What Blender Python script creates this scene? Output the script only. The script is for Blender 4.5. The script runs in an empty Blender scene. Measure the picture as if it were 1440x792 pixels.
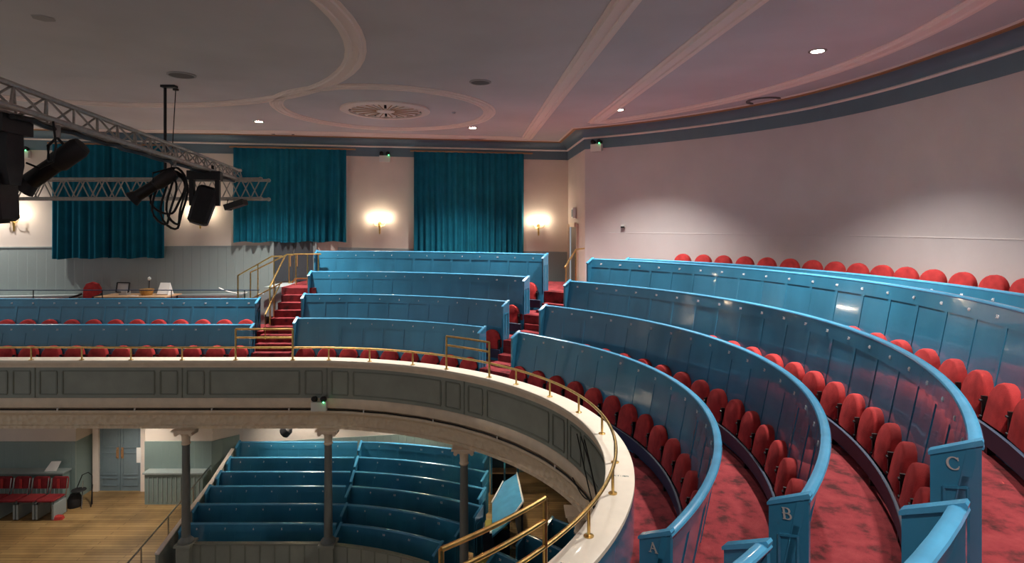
import bpy, math, random
from mathutils import Matrix, Vector
random.seed(7)
sc = bpy.context.scene
COL = sc.collection
R_ = math.radians
EYE = 7.3            # eye height above the hall floor; all heights below are relative to the eye, raised at the end

# ---------------------------------------------------------------- camera, world, exposure
cam_d = bpy.data.cameras.new('camera'); cam = bpy.data.objects.new('camera', cam_d); COL.objects.link(cam)
cam.location = (0, 0, EYE); cam.rotation_euler = (R_(90), 0, 0)
cam_d.sensor_width = 36; cam_d.lens = 36*830/1440
cam_d.shift_y = -(396-317.85)/1440
cam_d.clip_start = .05; cam_d.clip_end = 200
sc.camera = cam
w = bpy.data.worlds.new('world'); sc.world = w; w.use_nodes = True
w.node_tree.nodes['Background'].inputs[0].default_value = (.98, .98, 1, 1)
w.node_tree.nodes['Background'].inputs[1].default_value = .18
sc.view_settings.view_transform = 'Standard'; sc.view_settings.look = 'None'
sc.view_settings.gamma = 1; sc.view_settings.use_curve_mapping = False
sc.view_settings.exposure = 0.75
P_DOWN, P_SCONCE, P_UNDER, P_HALL = 1250, 10, 145, 300

# ---------------------------------------------------------------- materials
def srgb(r, g, b):
    f = lambda c: (c/255/12.92 if c <= 10 else ((c/255+.055)/1.055)**2.4)
    return (f(r), f(g), f(b), 1)
def mat(name, col, rough=.5, metal=0, coat=0, var=0, scale=6, bump=0, bscale=60, emit=None, estr=0, spec=None, stretch=None):
    m = bpy.data.materials.new(name); m.use_nodes = True
    nt = m.node_tree; b = nt.nodes['Principled BSDF']
    b.inputs['Base Color'].default_value = col; b.inputs['Roughness'].default_value = rough
    b.inputs['Metallic'].default_value = metal
    if coat: b.inputs['Coat Weight'].default_value = coat; b.inputs['Coat Roughness'].default_value = .055
    if spec is not None: b.inputs['Specular IOR Level'].default_value = spec
    if emit: b.inputs['Emission Color'].default_value = emit; b.inputs['Emission Strength'].default_value = estr
    tc = nt.nodes.new('ShaderNodeTexCoord'); geo = nt.nodes.new('ShaderNodeNewGeometry')
    mp = nt.nodes.new('ShaderNodeMapping'); nt.links.new(geo.outputs['Position'], mp.inputs[0])
    if stretch: mp.inputs['Scale'].default_value = stretch
    if var:
        n = nt.nodes.new('ShaderNodeTexNoise'); n.inputs['Scale'].default_value = scale; n.inputs['Detail'].default_value = 6
        nt.links.new(mp.outputs[0], n.inputs['Vector'])
        r = nt.nodes.new('ShaderNodeValToRGB'); r.color_ramp.elements[0].position = .3; r.color_ramp.elements[1].position = .7
        r.color_ramp.elements[0].color = (col[0]*(1-var), col[1]*(1-var), col[2]*(1-var), 1)
        r.color_ramp.elements[1].color = (min(1, col[0]*(1+var*.5)), min(1, col[1]*(1+var*.5)), min(1, col[2]*(1+var*.5)), 1)
        nt.links.new(n.outputs[0], r.inputs[0]); nt.links.new(r.outputs[0], b.inputs['Base Color'])
    if bump:
        n2 = nt.nodes.new('ShaderNodeTexNoise'); n2.inputs['Scale'].default_value = bscale; n2.inputs['Detail'].default_value = 3
        nt.links.new(mp.outputs[0], n2.inputs['Vector'])
        bp = nt.nodes.new('ShaderNodeBump'); bp.inputs['Strength'].default_value = bump; bp.inputs['Distance'].default_value = .01
        nt.links.new(n2.outputs[0], bp.inputs['Height']); nt.links.new(bp.outputs[0], b.inputs['Normal'])
    return m
M = {}
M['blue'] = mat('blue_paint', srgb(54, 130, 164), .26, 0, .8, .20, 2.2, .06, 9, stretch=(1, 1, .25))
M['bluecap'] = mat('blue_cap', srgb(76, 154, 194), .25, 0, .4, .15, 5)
M['bluedark'] = mat('blue_dark', srgb(26, 50, 78), .6, 0, 0, .2, 3)
M['red'] = mat('red_velvet', srgb(176, 54, 54), .85, 0, 0, .28, 9, .35, 160, spec=.2)
M['redside'] = mat('red_velvet_edge', srgb(190, 64, 60), .85, 0, 0, .15, 9, .3, 160, spec=.2)
M['redchair'] = mat('maroon_fabric', srgb(128, 38, 44), .85, 0, 0, .25, 9, .3, 160, spec=.2)
M['browndoor'] = mat('taupe_door', srgb(134, 122, 112), .5)
M['grille'] = mat('speaker_grille', srgb(104, 102, 100), .8)
M['black'] = mat('black_metal', srgb(22, 21, 22), .45, .3, 0, .3, 20)
M['blackm'] = mat('black_fixture', srgb(26, 26, 29), .6, 0, 0, .3, 20)
M['wall'] = mat('cream_wall', srgb(222, 208, 196), .75, 0, 0, .07, 1.3, .08, 25)
M['wallcurve'] = mat('cream_wall_curved', srgb(208, 200, 198), .7, 0, 0, .06, 1.1, .06, 20)
M['ceil'] = mat('ceiling_paint', srgb(206, 205, 206), .8, 0, 0, .10, .7, .05, 12)
M['mould'] = mat('cream_moulding', srgb(246, 232, 222), .6)
M['gold'] = mat('gilt_moulding', srgb(176, 132, 92), .5, .1)
M['cornblue'] = mat('slate_blue_cornice', srgb(100, 124, 136), .55, 0, 0, .1, 2)
M['dado'] = mat('grey_dado', srgb(150, 160, 160), .5)
M['olive'] = mat('balcony_grey_paint', srgb(146, 152, 142), .5, 0, .1, .12, 3, .05, 20)
M['olivedk'] = mat('balcony_grey_moulding', srgb(122, 128, 118), .5, 0, .1)
M['ledge'] = mat('cream_ledge', srgb(240, 228, 208), .45, 0, .1, .06, 6)
M['frieze'] = mat('cream_frieze', srgb(232, 214, 190), .65, 0, 0, .1, 5)
M['brass'] = mat('brass', srgb(222, 186, 116), .3, 1, 0, .25, 14)
M['teal'] = mat('teal_curtain', srgb(18, 102, 124), .85, 0, 0, .15, 3, .2, 120, spec=.15)
M['alu'] = mat('aluminium', srgb(172, 168, 160), .42, .35, 0, .2, 20)
M['chrome'] = mat('chrome', srgb(190, 190, 190), .25, 1)
M['white'] = mat('white_paint', srgb(226, 224, 218), .5)
M['num'] = mat('white_numerals', srgb(240, 244, 246), .4)
M['letter'] = mat('silver_letter', srgb(206, 204, 198), .35, .3)
M['greydoor'] = mat('grey_door', srgb(122, 140, 148), .5, 0, .05, .08, 4)
M['darkdoor'] = mat('dark_door', srgb(70, 74, 80), .5)
M['greydark'] = mat('grey_speaker', srgb(168, 166, 164), .8)
M['wood'] = mat('light_wood', srgb(214, 172, 132), .5, 0, .1, .2, 8, stretch=(1, 6, 1))
M['wicker'] = mat('wicker', srgb(176, 128, 62), .8, 0, 0, .5, 60, .4, 80)
M['paper'] = mat('paper', srgb(230, 226, 222), .8)
M['screen'] = mat('screen', srgb(170, 165, 165), .3)
M['colgrey'] = mat('column_grey', srgb(112, 118, 116), .45, 0, .1, .1, 4)
M['olivecush'] = mat('olive_cushion', srgb(150, 140, 60), .8)
M['green'] = mat('green_light', srgb(60, 255, 120), .5, emit=(.1, 1, .3, 1), estr=6)
M['lampglow'] = mat('lamp_glow', srgb(255, 244, 225), .5, emit=(1, .9, .76, 1), estr=60)
M['bulb'] = mat('bulb_glow', srgb(255, 240, 210), .5, emit=(1, .82, .55, 1), estr=45)

def carpet():
    m = mat('red_carpet', srgb(176,68,72), .95, 0, 0, 0, spec=.1)
    nt = m.node_tree; b = nt.nodes['Principled BSDF']; geo = nt.nodes.new('ShaderNodeNewGeometry')
    n = nt.nodes.new('ShaderNodeTexNoise'); n.inputs['Scale'].default_value = 4.5; n.inputs['Detail'].default_value = 8; n.inputs['Roughness'].default_value = .65
    n3 = nt.nodes.new('ShaderNodeTexNoise'); n3.inputs['Scale'].default_value = 140
    nt.links.new(geo.outputs['Position'], n.inputs['Vector']); nt.links.new(geo.outputs['Position'], n3.inputs['Vector'])
    r = nt.nodes.new('ShaderNodeValToRGB')
    r.color_ramp.elements[0].position = .36; r.color_ramp.elements[0].color = srgb(76, 42, 42)
    r.color_ramp.elements[1].position = .5; r.color_ramp.elements[1].color = srgb(132, 52, 56)
    e = r.color_ramp.elements.new(.72); e.color = srgb(146, 64, 66)
    nt.links.new(n.outputs[0], r.inputs[0]); nt.links.new(r.outputs[0], b.inputs['Base Color'])
    bp = nt.nodes.new('ShaderNodeBump'); bp.inputs['Strength'].default_value = .4; bp.inputs['Distance'].default_value = .01
    nt.links.new(n3.outputs[0], bp.inputs['Height']); nt.links.new(bp.outputs[0], b.inputs['Normal'])
    return m
M['carpet'] = carpet()
def planks():
    m = mat('floor_boards', srgb(186, 136, 72), .42, 0, .1)
    nt = m.node_tree; b = nt.nodes['Principled BSDF']; geo = nt.nodes.new('ShaderNodeNewGeometry')
    br = nt.nodes.new('ShaderNodeTexBrick'); br.inputs['Scale'].default_value = 1
    br.inputs['Brick Width'].default_value = 1.9; br.inputs['Row Height'].default_value = .11; br.inputs['Mortar Size'].default_value = .006
    br.inputs['Color1'].default_value = srgb(178, 146, 98); br.inputs['Color2'].default_value = srgb(150, 118, 74); br.inputs['Mortar'].default_value = srgb(84, 56, 28)
    nt.links.new(geo.outputs['Position'], br.inputs['Vector'])
    n = nt.nodes.new('ShaderNodeTexNoise'); n.inputs['Scale'].default_value = 1.1; n.inputs['Detail'].default_value = 7
    nt.links.new(geo.outputs['Position'], n.inputs['Vector'])
    r = nt.nodes.new('ShaderNodeValToRGB'); r.color_ramp.elements[0].position = .34; r.color_ramp.elements[0].color = (.42, .40, .38, 1); r.color_ramp.elements[1].position = .58
    nt.links.new(n.outputs[0], r.inputs[0])
    mx = nt.nodes.new('ShaderNodeMix'); mx.data_type = 'RGBA'; mx.blend_type = 'MULTIPLY'; mx.inputs[0].default_value = .75
    nt.links.new(br.outputs[0], mx.inputs[6]); nt.links.new(r.outputs[0], mx.inputs[7]); nt.links.new(mx.outputs[2], b.inputs['Base Color'])
    return m
M['planks'] = planks()
def boards(name, col, pitch=.1, axis=0):
    m = mat(name, col, .5, 0, .05)
    nt = m.node_tree; b = nt.nodes['Principled BSDF']; geo = nt.nodes.new('ShaderNodeNewGeometry')
    wv = nt.nodes.new('ShaderNodeTexWave'); wv.wave_type = 'BANDS'; wv.bands_direction = 'X'; wv.wave_profile = 'SAW'
    wv.inputs['Scale'].default_value = 1/pitch/3.1416*.5*6.2832/6.2832*3.1416/1.0*.1591*2; nt.links.new(geo.outputs['Position'], wv.inputs['Vector'])
    r = nt.nodes.new('ShaderNodeValToRGB'); r.color_ramp.elements[0].position = .0; r.color_ramp.elements[0].color = (0, 0, 0, 1); r.color_ramp.elements[1].position = .1
    nt.links.new(wv.outputs[1], r.inputs[0])
    bp = nt.nodes.new('ShaderNodeBump'); bp.inputs['Strength'].default_value = .5; bp.inputs['Distance'].default_value = .01
    nt.links.new(r.outputs[0], bp.inputs['Height']); nt.links.new(bp.outputs[0], b.inputs['Normal'])
    return m
M['dadoboard'] = boards('grey_dado_boards', srgb(150, 162, 160), .11)
M['dadolow'] = boards('green_grey_dado_boards', srgb(128, 146, 142), .11)
def frieze_orn():
    m = mat('ornament_frieze', srgb(226, 206, 178), .7)
    nt = m.node_tree; b = nt.nodes['Principled BSDF']; geo = nt.nodes.new('ShaderNodeNewGeometry')
    v = nt.nodes.new('ShaderNodeTexVoronoi'); v.inputs['Scale'].default_value = 9
    nt.links.new(geo.outputs['Position'], v.inputs['Vector'])
    bp = nt.nodes.new('ShaderNodeBump'); bp.inputs['Strength'].default_value = .8; bp.inputs['Distance'].default_value = .05
    nt.links.new(v.outputs[0], bp.inputs['Height']); nt.links.new(bp.outputs[0], b.inputs['Normal'])
    return m
M['friezeorn'] = frieze_orn()

# ---------------------------------------------------------------- mesh helpers
class MB:
    def __init__(s): s.v = []; s.f = []
    def add(s, vs, fs):
        o = len(s.v); s.v += [tuple(x) for x in vs]; s.f += [tuple(i+o for i in f) for f in fs]; return s
    def box(s, c, d, rz=0, mtx=None):
        vs = []
        for x in (-.5, .5):
            for y in (-.5, .5):
                for z in (-.5, .5): vs.append(Vector((x*d[0], y*d[1], z*d[2])))
        mm = mtx if mtx else Matrix.Rotation(rz, 3, 'Z')
        vs = [mm @ q + Vector(c) for q in vs]
        return s.add(vs, [(0, 1, 3, 2), (4, 6, 7, 5), (0, 4, 5, 1), (2, 3, 7, 6), (0, 2, 6, 4), (1, 5, 7, 3)])
    def beam(s, a, b, wd, ht, up=(0, 0, 1)):
        a = Vector(a); b = Vector(b); d = (b-a).normalized(); u = Vector(up); x = d.cross(u)
        if x.length < 1e-4: x = d.cross(Vector((0, 1, 0)))
        x.normalize(); u = x.cross(d)
        q = [x*wd/2*i+u*ht/2*j for i, j in ((-1, -1), (1, -1), (1, 1), (-1, 1))]
        return s.add([a+p for p in q]+[b+p for p in q], [(3, 2, 1, 0), (4, 5, 6, 7), (0, 1, 5, 4), (1, 2, 6, 5), (2, 3, 7, 6), (3, 0, 4, 7)])
    def tube(s, pts, r, n=8, closed=False):
        pts = [Vector(p) for p in pts]; N = len(pts); rings = []
        for i, p in enumerate(pts):
            a = pts[i-1] if (i > 0 or closed) else p; b = pts[(i+1) % N] if (i < N-1 or closed) else p
            d = (b-a).normalized(); u = Vector((0, 0, 1)) if abs(d.z) < .95 else Vector((0, 1, 0))
            x = d.cross(u).normalized(); y = x.cross(d)
            rr = r[i] if isinstance(r, (list, tuple)) else r
            rings.append([p+(x*math.cos(t)+y*math.sin(t))*rr for t in [2*math.pi*k/n for k in range(n)]])
        vs = [q for g in rings for q in g]; fs = []
        M_ = N if closed else N-1
        for i in range(M_):
            j = (i+1) % N
            for k in range(n): fs.append((i*n+k, i*n+(k+1) % n, j*n+(k+1) % n, j*n+k))
        if not closed: fs += [tuple(range(n-1, -1, -1)), tuple(range((N-1)*n, N*n))]
        return s.add(vs, fs)
    def lathe(s, prof, c=(0, 0, 0), n=20, mtx=None):
        vs = []; fs = []; m = len(prof)
        for k in range(n):
            t = 2*math.pi*k/n
            for r, z in prof:
                q = Vector((r*math.cos(t), r*math.sin(t), z))
                if mtx: q = mtx @ q
                vs.append(q+Vector(c))
        for k in range(n):
            k2 = (k+1) % n
            for i in range(m-1): fs.append((k*m+i, k2*m+i, k2*m+i+1, k*m+i+1))
        if prof[0][0] > 1e-5: fs.append(tuple(k*m for k in range(n-1, -1, -1)))
        if prof[-1][0] > 1e-5: fs.append(tuple(k*m+m-1 for k in range(n)))
        return s.add(vs, fs)
    def prism(s, poly, d):
        # poly: list of 3D points (planar), extruded by vector d
        n = len(poly); d = Vector(d); a = [Vector(p) for p in poly]
        return s.add(a+[p+d for p in a], [tuple(range(n-1, -1, -1)), tuple(range(n, 2*n))]+[(i, (i+1) % n, (i+1) % n+n, i+n) for i in range(n)])
    def rings(s, rings, closed_prof=True, caps=True, loop=False):
        n = len(rings[0]); N = len(rings); vs = [p for g in rings for p in g]; fs = []
        for i in range(N if loop else N-1):
            j = (i+1) % N
            for k in range(n if closed_prof else n-1):
                fs.append((i*n+k, j*n+k, j*n+(k+1) % n, i*n+(k+1) % n))
        if caps and closed_prof and not loop: fs += [tuple(range(n)), tuple(range(N*n-1, (N-1)*n-1, -1))]
        return s.add(vs, fs)
    def mesh(s, name, material, smooth=35):
        me = bpy.data.meshes.new(name); me.from_pydata(s.v, [], s.f); me.materials.append(M[material] if isinstance(material, str) else material)
        import bmesh
        bm = bmesh.new(); bm.from_mesh(me); bmesh.ops.remove_doubles(bm, verts=bm.verts, dist=1e-5); bmesh.ops.recalc_face_normals(bm, faces=bm.faces); bm.to_mesh(me); bm.free()
        if smooth:
            me.polygons.foreach_set('use_smooth', [True]*len(me.polygons)); me.set_sharp_from_angle(angle=R_(smooth))
        me.update(); return me
    def build(s, name, material, parent=None, smooth=35, base=None):
        """world-space vertices; parent's location is subtracted so the part sits under its thing"""
        off = Vector(parent['_w']) if parent is not None and '_w' in parent else Vector((0, 0, 0))
        if base is not None: off = Vector(base)
        s.v = [tuple(Vector(p)-off) for p in s.v]
        o = bpy.data.objects.new(name, s.mesh(name, material, smooth)); COL.objects.link(o)
        if parent is not None: o.parent = parent; o['_w'] = tuple(off)
        else: o.location = off
        return o
def thing(name, label, cat, loc=(0, 0, 0), group=None, kind=None, rz=0):
    o = bpy.data.objects.new(name, None); COL.objects.link(o); o.empty_display_size = .1
    o.location = loc; o.rotation_euler.z = rz; o['_w'] = tuple(loc)
    if label: o['label'] = label
    if cat: o['category'] = cat
    if group: o['group'] = group
    if kind: o['kind'] = kind
    return o
def tag(o, label, cat=None, group=None, kind=None):
    if label: o['label'] = label
    if cat: o['category'] = cat
    if group: o['group'] = group
    if kind: o['kind'] = kind
    return o
def struct(name, mb, material, label=None, smooth=35):
    o = mb.build(name, material, None, smooth); o['kind'] = 'structure'
    if label: o['label'] = label
    return o
def copy_tree(o, parent=None):
    c = o.copy(); COL.objects.link(c); c.parent = parent
    for ch in list(o.children): copy_tree(ch, c)
    return c
def link_part(name, me, parent, mtx=None):
    o = bpy.data.objects.new(name, me); COL.objects.link(o); o.parent = parent
    if mtx is not None: o.matrix_local = mtx
    return o
_txt = {}
def text_mesh(s, size, material):
    key = (s, size, material)
    if key not in _txt:
        cu = bpy.data.curves.new('t', 'FONT'); cu.body = s; cu.size = size; cu.align_x = 'CENTER'; cu.align_y = 'CENTER'; cu.extrude = .002; cu.resolution_u = 2
        ob = bpy.data.objects.new('t', cu); COL.objects.link(ob)
        bpy.context.view_layer.update()
        me = bpy.data.meshes.new_from_object(ob.evaluated_get(bpy.context.evaluated_depsgraph_get()))
        me.materials.clear(); me.materials.append(M[material]); bpy.data.objects.remove(ob); bpy.data.curves.remove(cu)
        _txt[key] = me
    return _txt[key]
def lamp(kind, loc, energy, color, parent, size=.1, spot=None, blend=.5, rot=None):
    l = bpy.data.lights.new('lamp_light', kind); l.energy = energy; l.color = color
    if kind in ('POINT', 'SPOT'): l.shadow_soft_size = size
    if kind == 'SPOT': l.spot_size = R_(spot); l.spot_blend = blend
    if kind == 'AREA': l.shape = 'DISK'; l.size = size
    o = bpy.data.objects.new('lamp_light', l); COL.objects.link(o); o.parent = parent
    o.location = Vector(loc)-Vector(parent['_w']) if parent is not None else loc
    if rot: o.rotation_euler = rot
    return o
def ribbon(mb, pts, wd):
    n = len(pts); L = []; Rr = []
    for i, p in enumerate(pts):
        a = pts[max(0, i-1)]; b = pts[min(n-1, i+1)]; dx, dy = b[0]-a[0], b[1]-a[1]; l = math.hypot(dx, dy) or 1
        w2 = (wd[i] if isinstance(wd, (list, tuple)) else wd)/2; L.append((p[0]-dy/l*w2, p[1]+dx/l*w2)); Rr.append((p[0]+dy/l*w2, p[1]-dx/l*w2))
    mb.rings([[(q[0], q[1], 0), (q[0], q[1], .003), (r[0], r[1], .003), (r[0], r[1], 0)] for q, r in zip(L, Rr)])
def serif_letter(ch, h):
    mb = MB(); T, t_ = .17, .06
    def ar(cx, cy, rx, ry, a0, a1, w0, w1, n=14):
        pts = []; ws = []
        for i in range(n+1):
            a = R_(a0+(a1-a0)*i/n); pts.append((cx+rx*math.cos(a), cy+ry*math.sin(a))); ws.append(w0+(w1-w0)*abs(math.cos(a)))
        ribbon(mb, pts, ws)
    if ch == 'A':
        ribbon(mb, [(-.36, -.5), (.02, .5)], t_+.02); ribbon(mb, [(.36, -.5), (-.02, .5)], T); ribbon(mb, [(-.24, -.12), (.24, -.12)], t_+.01)
        ribbon(mb, [(-.5, -.5), (-.2, -.5)], t_); ribbon(mb, [(.18, -.5), (.54, -.5)], t_)
    elif ch == 'B':
        ribbon(mb, [(-.2, -.5), (-.2, .5)], T); ar(.0, .26, .28, .24, -90, 90, t_, T); ar(.02, -.24, .34, .26, -90, 90, t_, T)
        for y in (.5, .02, -.5): ribbon(mb, [(-.36, y), (.02, y)], t_)
    elif ch == 'C':
        ar(.04, 0, .42, .5, 48, 312, t_, T, 22); ribbon(mb, [(.36, .22), (.36, .5)], t_+.02); ribbon(mb, [(.34, -.36), (.38, -.2)], t_)
    mb.v = [(x*h, y*h, z) for x, y, z in mb.v]
    return mb.mesh('row_letter', 'letter', 0)
ORD = ['', 'first', 'second', 'third', 'fourth', 'fifth', 'sixth', 'seventh', 'eighth', 'ninth', 'tenth', 'eleventh', 'twelfth', 'thirteenth', 'fourteenth',
       'fifteenth', 'sixteenth', 'seventeenth', 'eighteenth', 'nineteenth', 'twentieth', 'twenty-first', 'twenty-second', 'twenty-third', 'twenty-fourth', 'twenty-fifth', 'twenty-sixth', 'twenty-seventh', 'twenty-eighth']

# ---------------------------------------------------------------- plan geometry of the horseshoe
CX, CY, KY = -3.9, 7.174, .899
def grow(s, amp):
    return 1+amp*(max(0, min(1, (s-35)/55)))**1.5
def pos(R, s, amp=.08):
    """s <= 90: angle round the horseshoe in degrees; beyond 90: straight arm, one unit = 10 cm"""
    g = grow(s, amp)
    if s <= 90: t = R_(s); return (CX+R*g*math.cos(t), CY+KY*R*g*math.sin(t))
    return (CX-(s-90)*.1, CY+KY*R*g)
def normal(R, s, amp=.08):
    a = pos(R, s-.4, amp); b = pos(R, s+.4, amp)
    tx, ty = b[0]-a[0], b[1]-a[1]; L = math.hypot(tx, ty)
    return (ty/L, -tx/L)
def s_of_x(x): return 90-(x-CX)/.1
def srange(a, b, step=2.):
    n = max(1, int(math.ceil(abs(b-a)/step))); return [a+(b-a)*i/n for i in range(n+1)]
def arc_s(R, s0, s1, ds, amp=.08, start=0.0):
    """s-values spaced ds metres apart along the curve"""
    out = []; acc = 0; prev = pos(R, s0, amp); N = 1200; nxt = start
    for i in range(N+1):
        s = s0+(s1-s0)*i/N; p = pos(R, s, amp); acc += math.hypot(p[0]-prev[0], p[1]-prev[1]); prev = p
        while acc >= nxt-1e-9: out.append(s); nxt += ds
    return out
def arc_len(R, s0, s1, amp=.08):
    L = 0; prev = pos(R, s0, amp)
    for i in range(1, 401):
        p = pos(R, s0+(s1-s0)*i/400, amp); L += math.hypot(p[0]-prev[0], p[1]-prev[1]); prev = p
    return L
def sweep(mb, svals, prof, amp=.08):
    return mb.rings([[(*pos(r, s, amp), z) for r, z in prof] for s in svals])
def strip(mb, svals, prof, amp=.08):
    return mb.rings([[(*pos(r, s, amp), z) for r, z in prof] for s in svals], closed_prof=False, caps=False)
def WR(t): return 10.42+.26*max(0, min(1, (t-8)/18))
def wallpos(t, off=0):
    r = WR(t)-off; return (CX+r*math.cos(R_(t)), CY+KY*r*math.sin(R_(t)))
CORN = (1.69, 17.75); SLOPE = .168
def wy(x): return CORN[1]+SLOPE*(x-CORN[0])
def on_wall(u, off=0.):
    """where the line of sight of column u meets the far wall"""
    m = (u-720)/830; y = (CORN[1]-SLOPE*CORN[0]-off)/(1-SLOPE*m); return (m*y, y)
WANG = math.atan(SLOPE)
ZC = 2.5                                  # ceiling
FLOOR = -7.3
FA, FB, FC, FD, FE, FW = -3.28, -2.84, -2.40, -1.96, -1.52, -1.265
ROWS = {'A': (6.11, -2.04, FA), 'B': (6.96, -1.60, FB), 'C': (7.79, -1.16, FC), 'D': (8.64, -.72, FD)}

# ---------------------------------------------------------------- structure: floors, walls, ceiling
mb = MB(); mb.box((-4, 9, FLOOR-.1), (26, 26, .2)); struct('floor', mb, 'planks', 'worn wooden board floor of the lower hall')
# stepped balcony floor (curved part)
prof = [(5.12, FA), (5.92, FA), (5.92, FB), (6.77, FB), (6.77, FC), (7.60, FC), (7.60, FD), (8.45, FD), (8.45, FE), (10.9, FE), (10.9, -4.06), (5.12, -4.06)]
sv = srange(-95, 90)+[s_of_x(-5.75)]
mb = MB(); sweep(mb, sv, prof); struct('balcony_floor', mb, 'carpet', 'red carpeted stepped floor of the curved balcony', 30)
mb = MB(); sweep(mb, srange(-95, 44), [(9.47, FE+.001), (9.47, FW), (10.9, FW), (10.9, FE+.001)]); struct('balcony_floor', mb, 'carpet', 'raised carpeted step under the wall seats', 30)
LFA, LFB, LFC = -3.25, -2.82, -2.47
prof = [(5.12, LFA), (5.92, LFA), (5.92, LFB), (6.85, LFB), (6.85, LFC), (9.6, LFC), (9.6, -4.06), (5.12, -4.06)]
mb = MB(); sweep(mb, [s_of_x(-5.75), s_of_x(-14.5)], prof); struct('balcony_floor', mb, 'carpet', 'red carpeted floor of the straight balcony arm', 30)

# far wall with door recess on the lower level
def wall_quad(mb, x0, x1, z0, z1, off=0.):
    mb.add([(x0, wy(x0)-off, z0), (x1, wy(x1)-off, z0), (x1, wy(x1)-off, z1), (x0, wy(x0)-off, z1)], [(0, 1, 2, 3)])
DX0, DX1, DTOP = -11.62, -9.78, -4.6
LW = [(-16, 15.7), (-8.0, 15.75), (-7.5, 16.25), (1.69, 17.75)]
def lwy(x):
    for (a, ya), (b, yb) in zip(LW, LW[1:]):
        if x <= b: return ya+(yb-ya)*(x-a)/(b-a)
    return LW[-1][1]
mb = MB(); wall_quad(mb, -16, CORN[0], -4.07, ZC+.1)
struct('wall_far', mb, 'wall', 'cream far side wall of the balcony', 0)
mb = MB()
def lquad(x0, x1, z0, z1, o=0.): mb.add([(x0, lwy(x0)-o, z0), (x1, lwy(x1)-o, z0), (x1, lwy(x1)-o, z1), (x0, lwy(x0)-o, z1)], [(0, 1, 2, 3)])
lquad(-16, DX0, FLOOR, -4.07); lquad(DX1, -8.0, FLOOR, -4.07); lquad(-8.0, -7.5, FLOOR, -4.07); lquad(-7.5, 1.69, FLOOR, -4.07); lquad(DX0, DX1, DTOP, -4.07)
for xx in (DX0, DX1): mb.add([(xx, lwy(xx), FLOOR), (xx, lwy(xx)+.75, FLOOR), (xx, lwy(xx)+.75, DTOP), (xx, lwy(xx), DTOP)], [(0, 1, 2, 3)])
mb.add([(DX0, lwy(DX0), DTOP), (DX1, lwy(DX1), DTOP), (DX1, lwy(DX1)+.75, DTOP), (DX0, lwy(DX0)+.75, DTOP)], [(0, 1, 2, 3)])
mb.add([(DX0, lwy(DX0)+.75, FLOOR), (DX1, lwy(DX1)+.75, FLOOR), (DX1, lwy(DX1)+.75, DTOP), (DX0, lwy(DX0)+.75, DTOP)], [(0, 1, 2, 3)])
struct('wall_lower', mb, 'wall', 'cream wall of the lower hall under the balcony', 0)
# return wall with a doorway and the curved back wall
W0 = wallpos(57.2)
mb = MB()
def retq(t0, t1, z0, z1):
    a = [CORN[i]+(W0[i]-CORN[i])*t0 for i in (0, 1)]; b = [CORN[i]+(W0[i]-CORN[i])*t1 for i in (0, 1)]
    mb.add([(*a, z0), (*b, z0), (*b, z1), (*a, z1)], [(0, 1, 2, 3)])
retq(0, .06, -2.2, ZC+.1); retq(.62, 1, -2.2, ZC+.1); retq(0, 1, -7.3, -2.2); retq(.06, .62, .0, ZC+.1)
struct('wall_return', mb, 'wall', 'short cream return wall holding a doorway', 0)
mb = MB(); mb.rings([[(*wallpos(t), -7.3), (*wallpos(t), ZC+.1)] for t in srange(57.2, -42, 1.5)], closed_prof=False, caps=False)
struct('wall_back', mb, 'wallcurve', 'pale curved back wall above the top row of seats')
mb = MB(); mb.rings([[(*wallpos(t, o), z) for o, z in ((0, FW), (.010, FW), (.010, -.185), (.016, -.180), (.012, -.165), (0, -.165))] for t in srange(54.5, -40, 1.5)], caps=True)
struct('trim_1', mb, 'wallcurve', 'pale boarded skirting band along the curved wall')
# ceiling
mb = MB(); mb.add([(-17, -6, ZC), (9, -6, ZC), (9, 19, ZC), (-17, 19, ZC)], [(3, 2, 1, 0)]); struct('ceiling', mb, 'ceil', 'grey mauve plaster ceiling', 0)

# cornice: path and profiles
path = [((wallpos(t)), (math.cos(R_(t)), math.sin(R_(t))*1.0)) for t in srange(-40, 56.5, 1.5)]
def corn_ring(prof):
    rs = []
    for t in srange(-40, 55.2, 1.5):
        rs.append([(*wallpos(t, o), z) for o, z in prof])
    a = Vector((CORN[0]-W0[0], CORN[1]-W0[1], 0)).normalized()        # along the return wall
    n1 = Vector((-1, 0, 0)); b = Vector((-math.cos(WANG), -math.sin(WANG), 0)); n2 = Vector((math.sin(WANG), -math.cos(WANG), 0))
    t1 = Vector((-math.sin(R_(57)), KY*math.cos(R_(57)), 0)).normalized(); nn = Vector((-t1.y, t1.x, 0))
    nr = Vector((-a.y, a.x, 0))
    def mitre(p, na, nb, o): m = (na+nb); m = m/(m.length_squared/2); return Vector((p[0], p[1], 0))+m*o
    rs.append([(*mitre(W0, nn, nr, o)[:2], z) for o, z in prof])
    rs.append([(*mitre(CORN, nr, n2, o)[:2], z) for o, z in prof])
    rs.append([(-16+n2.x*o, wy(-16)+n2.y*o, z) for o, z in prof])
    return rs
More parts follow.
